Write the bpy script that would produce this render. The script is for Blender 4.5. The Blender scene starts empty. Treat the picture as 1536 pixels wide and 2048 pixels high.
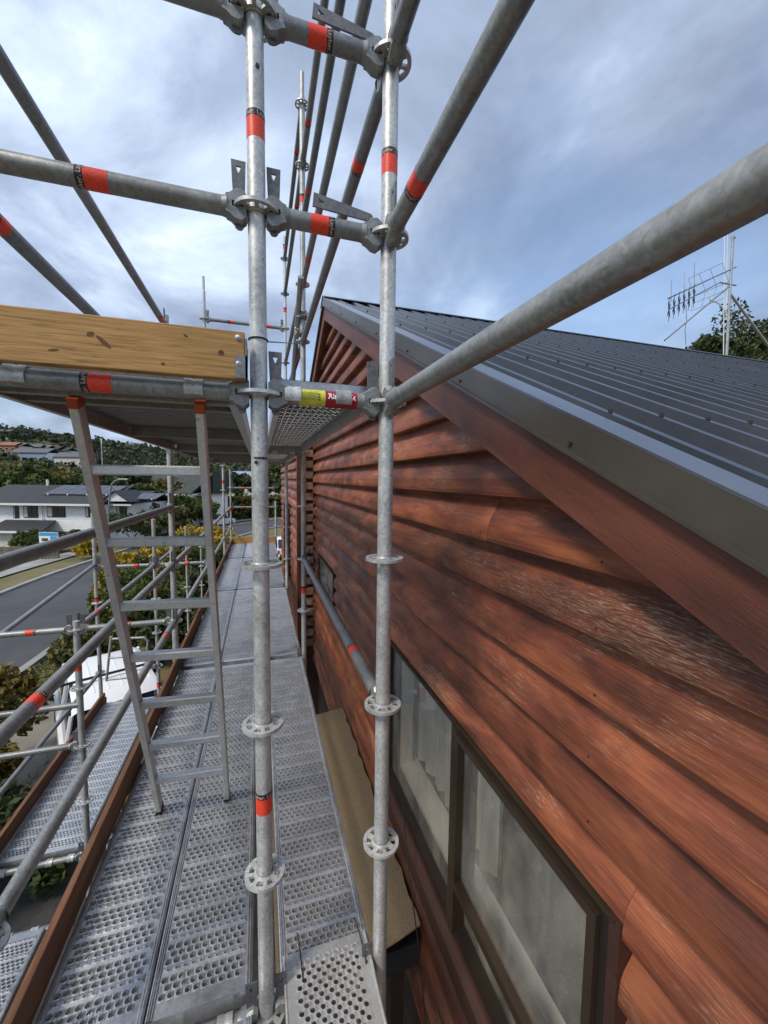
import bpy, bmesh, math, random
import numpy as np
from mathutils import Vector, Matrix
R_ = math.radians
random.seed(7); rng = np.random.default_rng(11)
S = bpy.context.scene
C = S.collection

# ------------------------------------------------------------------ camera
F_PX, YAW, PITCH, ROLL = 800.43, 0.300486, 0.080544, 0.012493
Fv = Vector((math.sin(YAW)*math.cos(PITCH), math.cos(YAW)*math.cos(PITCH), -math.sin(PITCH)))
Rv0 = Vector((math.cos(YAW), -math.sin(YAW), 0)); Uv0 = Rv0.cross(Fv)
Rv = math.cos(ROLL)*Rv0 + math.sin(ROLL)*Uv0; Uv = -math.sin(ROLL)*Rv0 + math.cos(ROLL)*Uv0
cam = bpy.data.cameras.new('camera'); cam_o = bpy.data.objects.new('camera', cam); C.objects.link(cam_o)
cam_o.matrix_world = Matrix((( Rv.x, Uv.x, -Fv.x, 0), (Rv.y, Uv.y, -Fv.y, 0), (Rv.z, Uv.z, -Fv.z, 0), (0, 0, 0, 1)))
cam.sensor_fit = 'VERTICAL'; cam.sensor_height = 24; cam.lens = F_PX/2048*24
cam.clip_start = 0.02; cam.clip_end = 5000
S.camera = cam_o
S.render.resolution_x = 768; S.render.resolution_y = 1024
def ray(x, y): return Fv + Rv*((x-768)/F_PX) - Uv*((y-1024)/F_PX)
def onX(x, y, X): d = ray(x, y); return d*(X/d.x)
def onY(x, y, Y): d = ray(x, y); return d*(Y/d.y)
def onZ(x, y, Z): d = ray(x, y); return d*(Z/d.z)

# ------------------------------------------------------------------ sky, sun, exposure
SUN_EL = R_(50); sun_h = Vector((-0.87, -0.49, 0)).normalized()
sun_dir = Vector((sun_h.x*math.cos(SUN_EL), sun_h.y*math.cos(SUN_EL), math.sin(SUN_EL)))
W = bpy.data.worlds.new('World'); S.world = W; W.use_nodes = True
nt = W.node_tree; nt.nodes.clear()
def N(t, kind, **kw):
    n = t.nodes.new(kind)
    for k, v in kw.items():
        if k.startswith('i_'):
            n.inputs[k[2:].replace('_', ' ')].default_value = v
        else: setattr(n, k, v)
    return n
def ramp(t, stops, interp='LINEAR'):
    n = t.nodes.new('ShaderNodeValToRGB'); cr = n.color_ramp; cr.interpolation = interp
    while len(cr.elements) < len(stops): cr.elements.new(0.5)
    for e, (p, c) in zip(cr.elements, stops):
        e.position = p; e.color = (c, c, c, 1) if not hasattr(c, '__len__') else (*c, 1)
    return n
out = N(nt, 'ShaderNodeOutputWorld'); bg = N(nt, 'ShaderNodeBackground'); bg.inputs['Strength'].default_value = 0.15
sky = N(nt, 'ShaderNodeTexSky', sky_type='NISHITA', sun_disc=False, sun_elevation=SUN_EL,
        sun_rotation=math.atan2(sun_dir.x, sun_dir.y), altitude=60.0, air_density=1.0, dust_density=0.8, ozone_density=1.3)
tc = N(nt, 'ShaderNodeTexCoord'); sep = N(nt, 'ShaderNodeSeparateXYZ'); nt.links.new(tc.outputs['Generated'], sep.inputs[0])
den = N(nt, 'ShaderNodeMath', operation='ADD'); den.inputs[1].default_value = 0.22; nt.links.new(sep.outputs['Z'], den.inputs[0])
den2 = N(nt, 'ShaderNodeMath', operation='MAXIMUM'); den2.inputs[1].default_value = 0.12; nt.links.new(den.outputs[0], den2.inputs[0])
dx = N(nt, 'ShaderNodeMath', operation='DIVIDE'); dy = N(nt, 'ShaderNodeMath', operation='DIVIDE')
nt.links.new(sep.outputs['X'], dx.inputs[0]); nt.links.new(den2.outputs[0], dx.inputs[1])
nt.links.new(sep.outputs['Y'], dy.inputs[0]); nt.links.new(den2.outputs[0], dy.inputs[1])
cmb = N(nt, 'ShaderNodeCombineXYZ'); nt.links.new(dx.outputs[0], cmb.inputs[0]); nt.links.new(dy.outputs[0], cmb.inputs[1])
SK = [(19.2, 17.4, 14.6), (4.6, 6.6, 14.3), (16.1, 0.3, 3.3)]
def skynoise(scale, detail, rough, off, dist=0.4):
    mp = N(nt, 'ShaderNodeMapping'); mp.inputs['Location'].default_value = off; nt.links.new(cmb.outputs[0], mp.inputs[0])
    n = N(nt, 'ShaderNodeTexNoise'); n.inputs['Scale'].default_value = scale; n.inputs['Detail'].default_value = detail
    n.inputs['Roughness'].default_value = rough; n.inputs['Distortion'].default_value = dist
    nt.links.new(mp.outputs[0], n.inputs['Vector']); return n
n1 = skynoise(0.50, 7, 0.55, SK[0]); n2 = skynoise(1.5, 8, 0.58, SK[1]); n3 = skynoise(0.36, 3, 0.5, SK[2])
cov = ramp(nt, [(0.38, 0.22), (0.53, 0.95)]); nt.links.new(n1.outputs['Fac'], cov.inputs[0])
ccol = ramp(nt, [(0.36, (1.4, 1.7, 2.35)), (0.455, (2.4, 2.95, 4.0)), (0.53, (4.2, 4.95, 6.1)), (0.62, (8.2, 8.6, 9.1))])
mixn = N(nt, 'ShaderNodeMix', data_type='FLOAT'); mixn.inputs['Factor'].default_value = 0.5
nt.links.new(n3.outputs['Fac'], mixn.inputs['A']); nt.links.new(n2.outputs['Fac'], mixn.inputs['B'])
lowd = N(nt, 'ShaderNodeMapRange', interpolation_type='SMOOTHSTEP'); lowd.inputs['From Min'].default_value = 0.0; lowd.inputs['From Max'].default_value = 0.42
lowd.inputs['To Min'].default_value = -0.10; lowd.inputs['To Max'].default_value = 0.012; nt.links.new(sep.outputs['Z'], lowd.inputs['Value'])
ladd = N(nt, 'ShaderNodeMath', operation='ADD'); nt.links.new(mixn.outputs['Result'], ladd.inputs[0]); nt.links.new(lowd.outputs[0], ladd.inputs[1])
nt.links.new(ladd.outputs[0], ccol.inputs[0])
hz_ = N(nt, 'ShaderNodeMapRange', interpolation_type='SMOOTHSTEP'); hz_.inputs['From Min'].default_value = 0.04; hz_.inputs['From Max'].default_value = 0.34
hz_.inputs['To Min'].default_value = 0.95; hz_.inputs['To Max'].default_value = 0.0; nt.links.new(sep.outputs['Z'], hz_.inputs['Value'])
cmax = N(nt, 'ShaderNodeMath', operation='MAXIMUM'); nt.links.new(cov.outputs[0], cmax.inputs[0]); nt.links.new(hz_.outputs[0], cmax.inputs[1])
mx = N(nt, 'ShaderNodeMix', data_type='RGBA'); nt.links.new(cmax.outputs[0], mx.inputs['Factor'])
nt.links.new(sky.outputs[0], mx.inputs['A']); nt.links.new(ccol.outputs[0], mx.inputs['B'])
nt.links.new(mx.outputs['Result'], bg.inputs['Color']); nt.links.new(bg.outputs[0], out.inputs[0])
sl = bpy.data.lights.new('sun', 'SUN'); sl.energy = 2.1; sl.angle = R_(12.0); sl.color = (1.0, 0.91, 0.78)
so = bpy.data.objects.new('sun', sl); C.objects.link(so); so.rotation_euler = sun_dir.to_track_quat('Z', 'Y').to_euler(); so.location = (-8, -6, 12)
S.view_settings.view_transform = 'Standard'; S.view_settings.look = 'None'; S.view_settings.exposure = 0.42; S.view_settings.gamma = 1.0

# ------------------------------------------------------------------ materials
M = {}
def mat(name, base, rough=0.6, metal=0.0, var=0.0, vscale=6.0, stretch=(1, 1, 1), bump=0.0, bscale=60.0, col2=None, spec=0.5, rand=0.0, rvar=0.0, detail=5, lo=0.35, hi=0.65):
    m = bpy.data.materials.new(name); m.use_nodes = True; t = m.node_tree; b = t.nodes['Principled BSDF']
    b.inputs['Roughness'].default_value = rough; b.inputs['Metallic'].default_value = metal; b.inputs['Specular IOR Level'].default_value = spec
    b.inputs['Base Color'].default_value = (*base, 1)
    if var or col2 or bump or rand:
        tcn = N(t, 'ShaderNodeTexCoord'); oi = N(t, 'ShaderNodeObjectInfo')
        add = N(t, 'ShaderNodeVectorMath', operation='MULTIPLY_ADD'); add.inputs[1].default_value = stretch
        sc = N(t, 'ShaderNodeMath', operation='MULTIPLY'); sc.inputs[1].default_value = 37.0; t.links.new(oi.outputs['Random'], sc.inputs[0])
        t.links.new(tcn.outputs['Object'], add.inputs[0]); t.links.new(sc.outputs[0], add.inputs[2])
        nz = N(t, 'ShaderNodeTexNoise'); nz.inputs['Scale'].default_value = vscale; nz.inputs['Detail'].default_value = detail; nz.inputs['Roughness'].default_value = 0.62
        t.links.new(add.outputs[0], nz.inputs['Vector'])
        c2 = col2 if col2 else tuple(max(0, c*(1-var)) for c in base)
        c1 = base if col2 else tuple(min(1, c*(1+var)) for c in base)
        rp = ramp(t, [(lo, c2), (hi, c1)]); t.links.new(nz.outputs['Fac'], rp.inputs[0]); last = rp.outputs[0]
        if rand:
            mr = N(t, 'ShaderNodeMapRange'); mr.inputs['To Min'].default_value = 1-rand; mr.inputs['To Max'].default_value = 1+rand
            t.links.new(oi.outputs['Random'], mr.inputs['Value'])
            vm = N(t, 'ShaderNodeVectorMath', operation='SCALE'); t.links.new(last, vm.inputs[0]); t.links.new(mr.outputs[0], vm.inputs['Scale']); last = vm.outputs[0]
        t.links.new(last, b.inputs['Base Color'])
        if rvar:
            r2 = N(t, 'ShaderNodeMapRange'); r2.inputs['To Min'].default_value = rough-rvar; r2.inputs['To Max'].default_value = rough+rvar
            t.links.new(nz.outputs['Fac'], r2.inputs['Value']); t.links.new(r2.outputs[0], b.inputs['Roughness'])
        if bump:
            bn = N(t, 'ShaderNodeTexNoise'); bn.inputs['Scale'].default_value = bscale; bn.inputs['Detail'].default_value = 4
            t.links.new(add.outputs[0], bn.inputs['Vector'])
            bp = N(t, 'ShaderNodeBump'); bp.inputs['Strength'].default_value = bump; bp.inputs['Distance'].default_value = 0.01
            t.links.new(bn.outputs['Fac'], bp.inputs['Height']); t.links.new(bp.outputs[0], b.inputs['Normal'])
    M[name] = m; return m

def galv(name, lo, hi, rough, metal, splash=False):
    """weathered zinc: fine spangle, cloudy streaks and dark scuffs"""
    m = bpy.data.materials.new(name); m.use_nodes = True; t = m.node_tree; b = t.nodes['Principled BSDF']
    tcn = N(t, 'ShaderNodeTexCoord'); oi = N(t, 'ShaderNodeObjectInfo')
    sc = N(t, 'ShaderNodeMath', operation='MULTIPLY'); sc.inputs[1].default_value = 53.0; t.links.new(oi.outputs['Random'], sc.inputs[0])
    add = N(t, 'ShaderNodeVectorMath', operation='ADD'); t.links.new(tcn.outputs['Object'], add.inputs[0]); t.links.new(sc.outputs[0], add.inputs[1])
    a = N(t, 'ShaderNodeTexNoise'); a.inputs['Scale'].default_value = 95; a.inputs['Detail'].default_value = 3; a.inputs['Distortion'].default_value = 0.8
    c = N(t, 'ShaderNodeTexNoise'); c.inputs['Scale'].default_value = 9; c.inputs['Detail'].default_value = 6; c.inputs['Roughness'].default_value = 0.65
    for n in (a, c): t.links.new(add.outputs[0], n.inputs['Vector'])
    mf = N(t, 'ShaderNodeMix', data_type='FLOAT'); mf.inputs['Factor'].default_value = 0.5
    t.links.new(a.outputs['Fac'], mf.inputs['A']); t.links.new(c.outputs['Fac'], mf.inputs['B'])
    rp = ramp(t, [(0.36, lo), (0.5, tuple((x+y)/2 for x, y in zip(lo, hi))), (0.64, hi)]); t.links.new(mf.outputs['Result'], rp.inputs[0])
    # dark scuffs
    d = N(t, 'ShaderNodeTexNoise'); d.inputs['Scale'].default_value = 38; d.inputs['Detail'].default_value = 5; t.links.new(add.outputs[0], d.inputs['Vector'])
    dr = ramp(t, [(0.66, 0.0), (0.72, 0.6)]); t.links.new(d.outputs['Fac'], dr.inputs[0])
    mxx = N(t, 'ShaderNodeMix', data_type='RGBA'); t.links.new(dr.outputs[0], mxx.inputs['Factor'])
    t.links.new(rp.outputs[0], mxx.inputs['A']); mxx.inputs['B'].default_value = (lo[0]*0.6, lo[1]*0.6, lo[2]*0.6, 1)
    e = N(t, 'ShaderNodeTexNoise'); e.inputs['Scale'].default_value = 3.3; e.inputs['Detail'].default_value = 8; e.inputs['Roughness'].default_value = 0.7; t.links.new(add.outputs[0], e.inputs['Vector'])
    er = ramp(t, [(0.54, 0.0), (0.74, 0.55)]); t.links.new(e.outputs['Fac'], er.inputs[0])
    mxd = N(t, 'ShaderNodeMix', data_type='RGBA'); t.links.new(er.outputs[0], mxd.inputs['Factor']); t.links.new(mxx.outputs['Result'], mxd.inputs['A']); mxd.inputs['B'].default_value = (0.20, 0.175, 0.14, 1)
    if splash:   # specks of paint and plaster trodden into the planks
        sp_ = N(t, 'ShaderNodeTexNoise'); sp_.inputs['Scale'].default_value = 21; sp_.inputs['Detail'].default_value = 3; t.links.new(add.outputs[0], sp_.inputs['Vector'])
        sr = ramp(t, [(0.725, 0.0), (0.75, 0.8)]); t.links.new(sp_.outputs['Fac'], sr.inputs[0])
        ms_ = N(t, 'ShaderNodeMix', data_type='RGBA'); t.links.new(sr.outputs[0], ms_.inputs['Factor']); t.links.new(mxd.outputs['Result'], ms_.inputs['A']); ms_.inputs['B'].default_value = (0.75, 0.73, 0.70, 1)
        mxd = ms_
    mr = N(t, 'ShaderNodeMapRange'); mr.inputs['To Min'].default_value = 0.72 if splash else 0.80; mr.inputs['To Max'].default_value = 1.1; t.links.new(oi.outputs['Random'], mr.inputs['Value'])
    vm = N(t, 'ShaderNodeVectorMath', operation='SCALE'); t.links.new(mxd.outputs['Result'], vm.inputs[0]); t.links.new(mr.outputs[0], vm.inputs['Scale'])
    t.links.new(vm.outputs[0], b.inputs['Base Color'])
    rr = N(t, 'ShaderNodeMapRange'); rr.inputs['To Min'].default_value = rough-0.12; rr.inputs['To Max'].default_value = rough+0.14
    t.links.new(c.outputs['Fac'], rr.inputs['Value']); t.links.new(rr.outputs[0], b.inputs['Roughness'])
    b.inputs['Metallic'].default_value = metal
    bp = N(t, 'ShaderNodeBump'); bp.inputs['Strength'].default_value = 0.12; bp.inputs['Distance'].default_value = 0.003
    t.links.new(a.outputs['Fac'], bp.inputs['Height']); t.links.new(bp.outputs[0], b.inputs['Normal'])
    M[name] = m
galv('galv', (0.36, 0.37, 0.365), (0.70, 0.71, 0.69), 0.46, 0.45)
galv('galv_dull_shade', (0.21, 0.22, 0.225), (0.36, 0.37, 0.37), 0.5, 0.55)  # dull zinc of fittings; on rails and undersides the darker colour paints shade
galv('galv_rail_shade', (0.20, 0.205, 0.20), (0.38, 0.385, 0.37), 0.44, 0.55)  # same zinc as the standards, darkened to paint the shade on rails
galv('wedge_steel', (0.10, 0.105, 0.11), (0.20, 0.205, 0.21), 0.5, 0.4)
galv('deck_steel', (0.42, 0.425, 0.44), (0.68, 0.69, 0.71), 0.34, 0.70, splash=True)
galv('alu', (0.46, 0.455, 0.44), (0.62, 0.61, 0.59), 0.40, 0.6)

def weatherboard_mat(name, dark, mid, light, worn, worn_amt, patch=False, rot=0.0):
    m = bpy.data.materials.new(name); m.use_nodes = True; t = m.node_tree; b = t.nodes['Principled BSDF']
    tcn = N(t, 'ShaderNodeTexCoord'); oi = N(t, 'ShaderNodeObjectInfo')
    sc = N(t, 'ShaderNodeMath', operation='MULTIPLY'); sc.inputs[1].default_value = 91.0; t.links.new(oi.outputs['Random'], sc.inputs[0])
    cx = N(t, 'ShaderNodeCombineXYZ'); t.links.new(sc.outputs[0], cx.inputs[0]); t.links.new(sc.outputs[0], cx.inputs[1])
    add = N(t, 'ShaderNodeVectorMath', operation='ADD'); t.links.new(tcn.outputs['Object'], add.inputs[0]); t.links.new(cx.outputs[0], add.inputs[1])
    if rot:
        vr = N(t, 'ShaderNodeVectorRotate', rotation_type='X_AXIS'); vr.inputs['Angle'].default_value = rot; t.links.new(add.outputs[0], vr.inputs['Vector']); add = vr
    def nz(stretch, scale, detail, rough, dist=0.0):
        mp = N(t, 'ShaderNodeVectorMath', operation='MULTIPLY'); mp.inputs[1].default_value = stretch; t.links.new(add.outputs[0], mp.inputs[0])
        n = N(t, 'ShaderNodeTexNoise'); n.inputs['Scale'].default_value = scale; n.inputs['Detail'].default_value = detail
        n.inputs['Roughness'].default_value = rough; n.inputs['Distortion'].default_value = dist; t.links.new(mp.outputs[0], n.inputs['Vector']); return n
    big = nz((1, 1.0, 3.4), 2.3, 4, 0.55, 0.5)          # blotches of stain
    grain = nz((1, 1.4, 34), 6.0, 5, 0.6, 0.9)          # growth rings drawn out along the board
    fibre = nz((1, 14, 190), 2.2, 4, 0.72, 0.5)           # raised fibres
    wornm = nz((1, 0.9, 2.6), 1.9, 5, 0.62, 0.4)        # where the stain has gone
    if patch:   # one large flaking area below the barge board
        cc = N(t, 'ShaderNodeVectorMath', operation='SUBTRACT'); cc.inputs[1].default_value = (0, 0.66-2.2, -0.36+5.9); t.links.new(tcn.outputs['Object'], cc.inputs[0])
        cs = N(t, 'ShaderNodeVectorMath', operation='MULTIPLY'); cs.inputs[1].default_value = (0, 1.5, 7.0); t.links.new(cc.outputs[0], cs.inputs[0])
        ln = N(t, 'ShaderNodeVectorMath', operation='LENGTH'); t.links.new(cs.outputs[0], ln.inputs[0])
        lr = N(t, 'ShaderNodeMapRange'); lr.inputs['From Min'].default_value = 0.15; lr.inputs['From Max'].default_value = 1.0; lr.inputs['To Min'].default_value = 0.24; lr.inputs['To Max'].default_value = 0.0; t.links.new(ln.outputs['Value'], lr.inputs['Value'])
        wsum = N(t, 'ShaderNodeMath', operation='ADD'); t.links.new(wornm.outputs['Fac'], wsum.inputs[0]); t.links.new(lr.outputs[0], wsum.inputs[1])
        wornm = wsum
    WO = wornm.outputs[0]
    mf = N(t, 'ShaderNodeMix', data_type='FLOAT'); mf.inputs['Factor'].default_value = 0.26
    t.links.new(big.outputs['Fac'], mf.inputs['A']); t.links.new(grain.outputs['Fac'], mf.inputs['B'])
    rp = ramp(t, [(0.36, dark), (0.49, mid), (0.63, light)]); t.links.new(mf.outputs['Result'], rp.inputs[0])
    fr = ramp(t, [(0.52, 0.0), (0.62, 1.0)]); t.links.new(fibre.outputs['Fac'], fr.inputs[0])
    wr = ramp(t, [(0.50, 0.06), (0.68, 1.0)]); t.links.new(WO, wr.inputs[0])
    gr = ramp(t, [(0.42, 0.15), (0.60, 1.0)]); t.links.new(grain.outputs['Fac'], gr.inputs[0])
    m1 = N(t, 'ShaderNodeMath', operation='MULTIPLY'); t.links.new(fr.outputs[0], m1.inputs[0]); t.links.new(wr.outputs[0], m1.inputs[1])
    # cathedral figure: rings showing pale where the stain has weathered off
    wp = N(t, 'ShaderNodeVectorMath', operation='MULTIPLY'); wp.inputs[1].default_value = (1, 0.42, 2.1); t.links.new(add.outputs[0], wp.inputs[0])
    wv = N(t, 'ShaderNodeTexWave', wave_type='BANDS', bands_direction='Z'); wv.inputs['Scale'].default_value = 21; wv.inputs['Distortion'].default_value = 16; wv.inputs['Detail'].default_value = 2.5
    wv.inputs['Detail Scale'].default_value = 0.9; t.links.new(wp.outputs[0], wv.inputs['Vector'])
    wvr = ramp(t, [(0.55, 0.0), (0.85, 1.0)]); t.links.new(wv.outputs['Fac'], wvr.inputs[0])
    w2 = ramp(t, [(0.56, 0.0), (0.78, 0.72)]); t.links.new(WO, w2.inputs[0])
    wm_ = N(t, 'ShaderNodeMath', operation='MULTIPLY'); t.links.new(wvr.outputs[0], wm_.inputs[0]); t.links.new(w2.outputs[0], wm_.inputs[1])
    fb = ramp(t, [(0.42, 0.18), (0.62, 1.0)]); t.links.new(fibre.outputs['Fac'], fb.inputs[0])
    wmf = N(t, 'ShaderNodeMath', operation='MULTIPLY'); t.links.new(wm_.outputs[0], wmf.inputs[0]); t.links.new(fb.outputs[0], wmf.inputs[1]); wm_ = wmf
    fg = N(t, 'ShaderNodeMath', operation='MULTIPLY'); t.links.new(m1.outputs[0], fg.inputs[0]); t.links.new(gr.outputs[0], fg.inputs[1])
    m1b = N(t, 'ShaderNodeMath', operation='MAXIMUM'); t.links.new(fg.outputs[0], m1b.inputs[0]); t.links.new(wm_.outputs[0], m1b.inputs[1])
    m2 = N(t, 'ShaderNodeMath', operation='MULTIPLY'); m2.inputs[1].default_value = worn_amt; t.links.new(m1b.outputs[0], m2.inputs[0])
    mxx = N(t, 'ShaderNodeMix', data_type='RGBA'); t.links.new(m2.outputs[0], mxx.inputs['Factor']); t.links.new(rp.outputs[0], mxx.inputs['A']); mxx.inputs['B'].default_value = (*worn, 1)
    mr = N(t, 'ShaderNodeMapRange'); mr.inputs['To Min'].default_value = 0.72; mr.inputs['To Max'].default_value = 1.22; t.links.new(oi.outputs['Random'], mr.inputs['Value'])
    vm = N(t, 'ShaderNodeVectorMath', operation='SCALE'); t.links.new(mxx.outputs['Result'], vm.inputs[0]); t.links.new(mr.outputs[0], vm.inputs['Scale'])
    t.links.new(vm.outputs[0], b.inputs['Base Color'])
    b.inputs['Roughness'].default_value = 0.48; b.inputs['Specular IOR Level'].default_value = 0.42
    hs = N(t, 'ShaderNodeMath', operation='ADD'); t.links.new(fibre.outputs['Fac'], hs.inputs[0]); t.links.new(grain.outputs['Fac'], hs.inputs[1])
    bp = N(t, 'ShaderNodeBump'); bp.inputs['Strength'].default_value = 0.35; bp.inputs['Distance'].default_value = 0.004
    t.links.new(hs.outputs[0], bp.inputs['Height']); t.links.new(bp.outputs[0], b.inputs['Normal'])
    M[name] = m
weatherboard_mat('cedar', (0.080, 0.024, 0.013), (0.190, 0.053, 0.025), (0.36, 0.110, 0.044), (0.60, 0.43, 0.29), 1.0, patch=True)
weatherboard_mat('barge_wood', (0.085, 0.028, 0.017), (0.130, 0.041, 0.025), (0.17, 0.057, 0.035), (0.33, 0.16, 0.12), 0.35, rot=-math.atan(0.482))
def pine_mat(name, a, b_, c_, gdir, kdir):
    m = bpy.data.materials.new(name); m.use_nodes = True; t = m.node_tree; b = t.nodes['Principled BSDF']
    tcn = N(t, 'ShaderNodeTexCoord'); oi = N(t, 'ShaderNodeObjectInfo')
    sc = N(t, 'ShaderNodeMath', operation='MULTIPLY'); sc.inputs[1].default_value = 19.0; t.links.new(oi.outputs['Random'], sc.inputs[0])
    ad = N(t, 'ShaderNodeVectorMath', operation='ADD'); t.links.new(tcn.outputs['Object'], ad.inputs[0]); t.links.new(sc.outputs[0], ad.inputs[1])
    mp = N(t, 'ShaderNodeVectorMath', operation='MULTIPLY'); mp.inputs[1].default_value = gdir; t.links.new(ad.outputs[0], mp.inputs[0])
    n = N(t, 'ShaderNodeTexNoise'); n.inputs['Scale'].default_value = 4.0; n.inputs['Detail'].default_value = 8; n.inputs['Roughness'].default_value = 0.66; n.inputs['Distortion'].default_value = 0.7; t.links.new(mp.outputs[0], n.inputs['Vector'])
    rp = ramp(t, [(0.32, a), (0.46, b_), (0.64, c_)]); t.links.new(n.outputs['Fac'], rp.inputs[0])
    v = N(t, 'ShaderNodeTexVoronoi'); v.inputs['Scale'].default_value = 5.5; km = N(t, 'ShaderNodeVectorMath', operation='MULTIPLY'); km.inputs[1].default_value = kdir; t.links.new(ad.outputs[0], km.inputs[0]); t.links.new(km.outputs[0], v.inputs['Vector'])
    kr = ramp(t, [(0.035, 0.85), (0.085, 0.0)]); t.links.new(v.outputs['Distance'], kr.inputs[0])
    mxx = N(t, 'ShaderNodeMix', data_type='RGBA'); t.links.new(kr.outputs[0], mxx.inputs['Factor']); t.links.new(rp.outputs[0], mxx.inputs['A'])
    mxx.inputs['B'].default_value = (a[0]*0.45, a[1]*0.4, a[2]*0.4, 1); t.links.new(mxx.outputs['Result'], b.inputs['Base Color'])
    b.inputs['Roughness'].default_value = 0.7
    bp = N(t, 'ShaderNodeBump'); bp.inputs['Strength'].default_value = 0.3; bp.inputs['Distance'].default_value = 0.004
    t.links.new(n.outputs['Fac'], bp.inputs['Height']); t.links.new(bp.outputs[0], b.inputs['Normal']); M[name] = m
pine_mat('pine', (0.21, 0.10, 0.030), (0.40, 0.215, 0.066), (0.50, 0.30, 0.105), (1.6, 1.6, 34), (0.8, 0, 1.3))
pine_mat('toe_wood', (0.075, 0.030, 0.013), (0.135, 0.056, 0.023), (0.22, 0.10, 0.042), (14, 0.9, 14), (0, 0.7, 1.2))

mat('knot', (0.17, 0.075, 0.025), 0.75, col2=(0.075, 0.032, 0.014), vscale=160, stretch=(1, 1, 2))
def label_mat(name, base, dark, lines):
    m = bpy.data.materials.new(name); m.use_nodes = True; t = m.node_tree; b = t.nodes['Principled BSDF']
    tcn = N(t, 'ShaderNodeTexCoord')
    mp = N(t, 'ShaderNodeVectorMath', operation='MULTIPLY'); mp.inputs[1].default_value = lines; t.links.new(tcn.outputs['Object'], mp.inputs[0])
    n = N(t, 'ShaderNodeTexNoise'); n.inputs['Scale'].default_value = 1.0; n.inputs['Detail'].default_value = 2; t.links.new(mp.outputs[0], n.inputs['Vector'])
    rp = ramp(t, [(0.36, dark), (0.46, base)]); t.links.new(n.outputs['Fac'], rp.inputs[0]); t.links.new(rp.outputs[0], b.inputs['Base Color'])
    b.inputs['Roughness'].default_value = 0.42; M[name] = m
label_mat('label_red', (0.86, 0.065, 0.025), (0.52, 0.03, 0.015), (160, 160, 520))
mat('label_black', (0.018, 0.014, 0.014), 0.45, var=0.5, vscale=120)
mat('label_ink', (0.70, 0.52, 0.48), 0.5)
mat('label_ink_red', (0.70, 0.06, 0.05), 0.5)
mat('label_white', (0.82, 0.82, 0.80), 0.5)
mat('label_yellow', (0.60, 0.58, 0.06), 0.45, var=0.12, vscale=40)
mat('label_maroon', (0.33, 0.010, 0.022), 0.42, var=0.15, vscale=50)
mat('orange_plastic', (0.34, 0.050, 0.012), 0.5, var=0.15, vscale=30)
mat('black_plastic', (0.012, 0.012, 0.013), 0.5)
mat('flange_sky_tint', (0.11, 0.12, 0.145), 0.22, var=0.1, vscale=3, metal=0.3)  # flashing top: blue sky reflection painted into a lighter base colour
mat('flash_metal', (0.070, 0.062, 0.050), 0.36, var=0.16, vscale=3.0, metal=0.15, rvar=0.1)
mat('roof_metal', (0.020, 0.023, 0.031), 0.27, var=0.25, vscale=2.2, metal=0.0, rvar=0.1, bump=0.04, bscale=7)
mat('screw', (0.05, 0.05, 0.055), 0.4, metal=0.5)
mat('bronze', (0.066, 0.046, 0.030), 0.38, var=0.15, vscale=8, metal=0.45)
mat('bronze_dark', (0.030, 0.022, 0.017), 0.45, metal=0.3)
mat('rubber', (0.012, 0.012, 0.012), 0.7)
mat('sill_wood', (0.050, 0.019, 0.013), 0.55, var=0.25, vscale=5, stretch=(1, .4, 8))
mat('board_end', (0.34, 0.235, 0.16), 0.8, col2=(0.13, 0.062, 0.040), vscale=9, rand=0.25)
mat('dark_timber', (0.035, 0.016, 0.011), 0.75, var=0.3, vscale=10)
mat('paper_black', (0.02, 0.02, 0.022), 0.8)
mat('granule', (0.62, 0.44, 0.24), 0.92, col2=(0.36, 0.25, 0.14), vscale=150, bump=0.6, bscale=190, lo=0.3, hi=0.62, detail=3)
mat('inner_white', (0.72, 0.71, 0.68), 0.55, var=0.05)
mat('inner_wall', (0.42, 0.37, 0.30), 0.8, var=0.06)
mat('carpet', (0.10, 0.08, 0.065), 0.9, var=0.2, vscale=30)
mat('net', (0.50, 0.48, 0.42), 0.9, var=0.12, vscale=9, stretch=(1, 6, 0.5))
mat('curtain', (0.40, 0.36, 0.31), 0.85, var=0.12, vscale=14)
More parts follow.
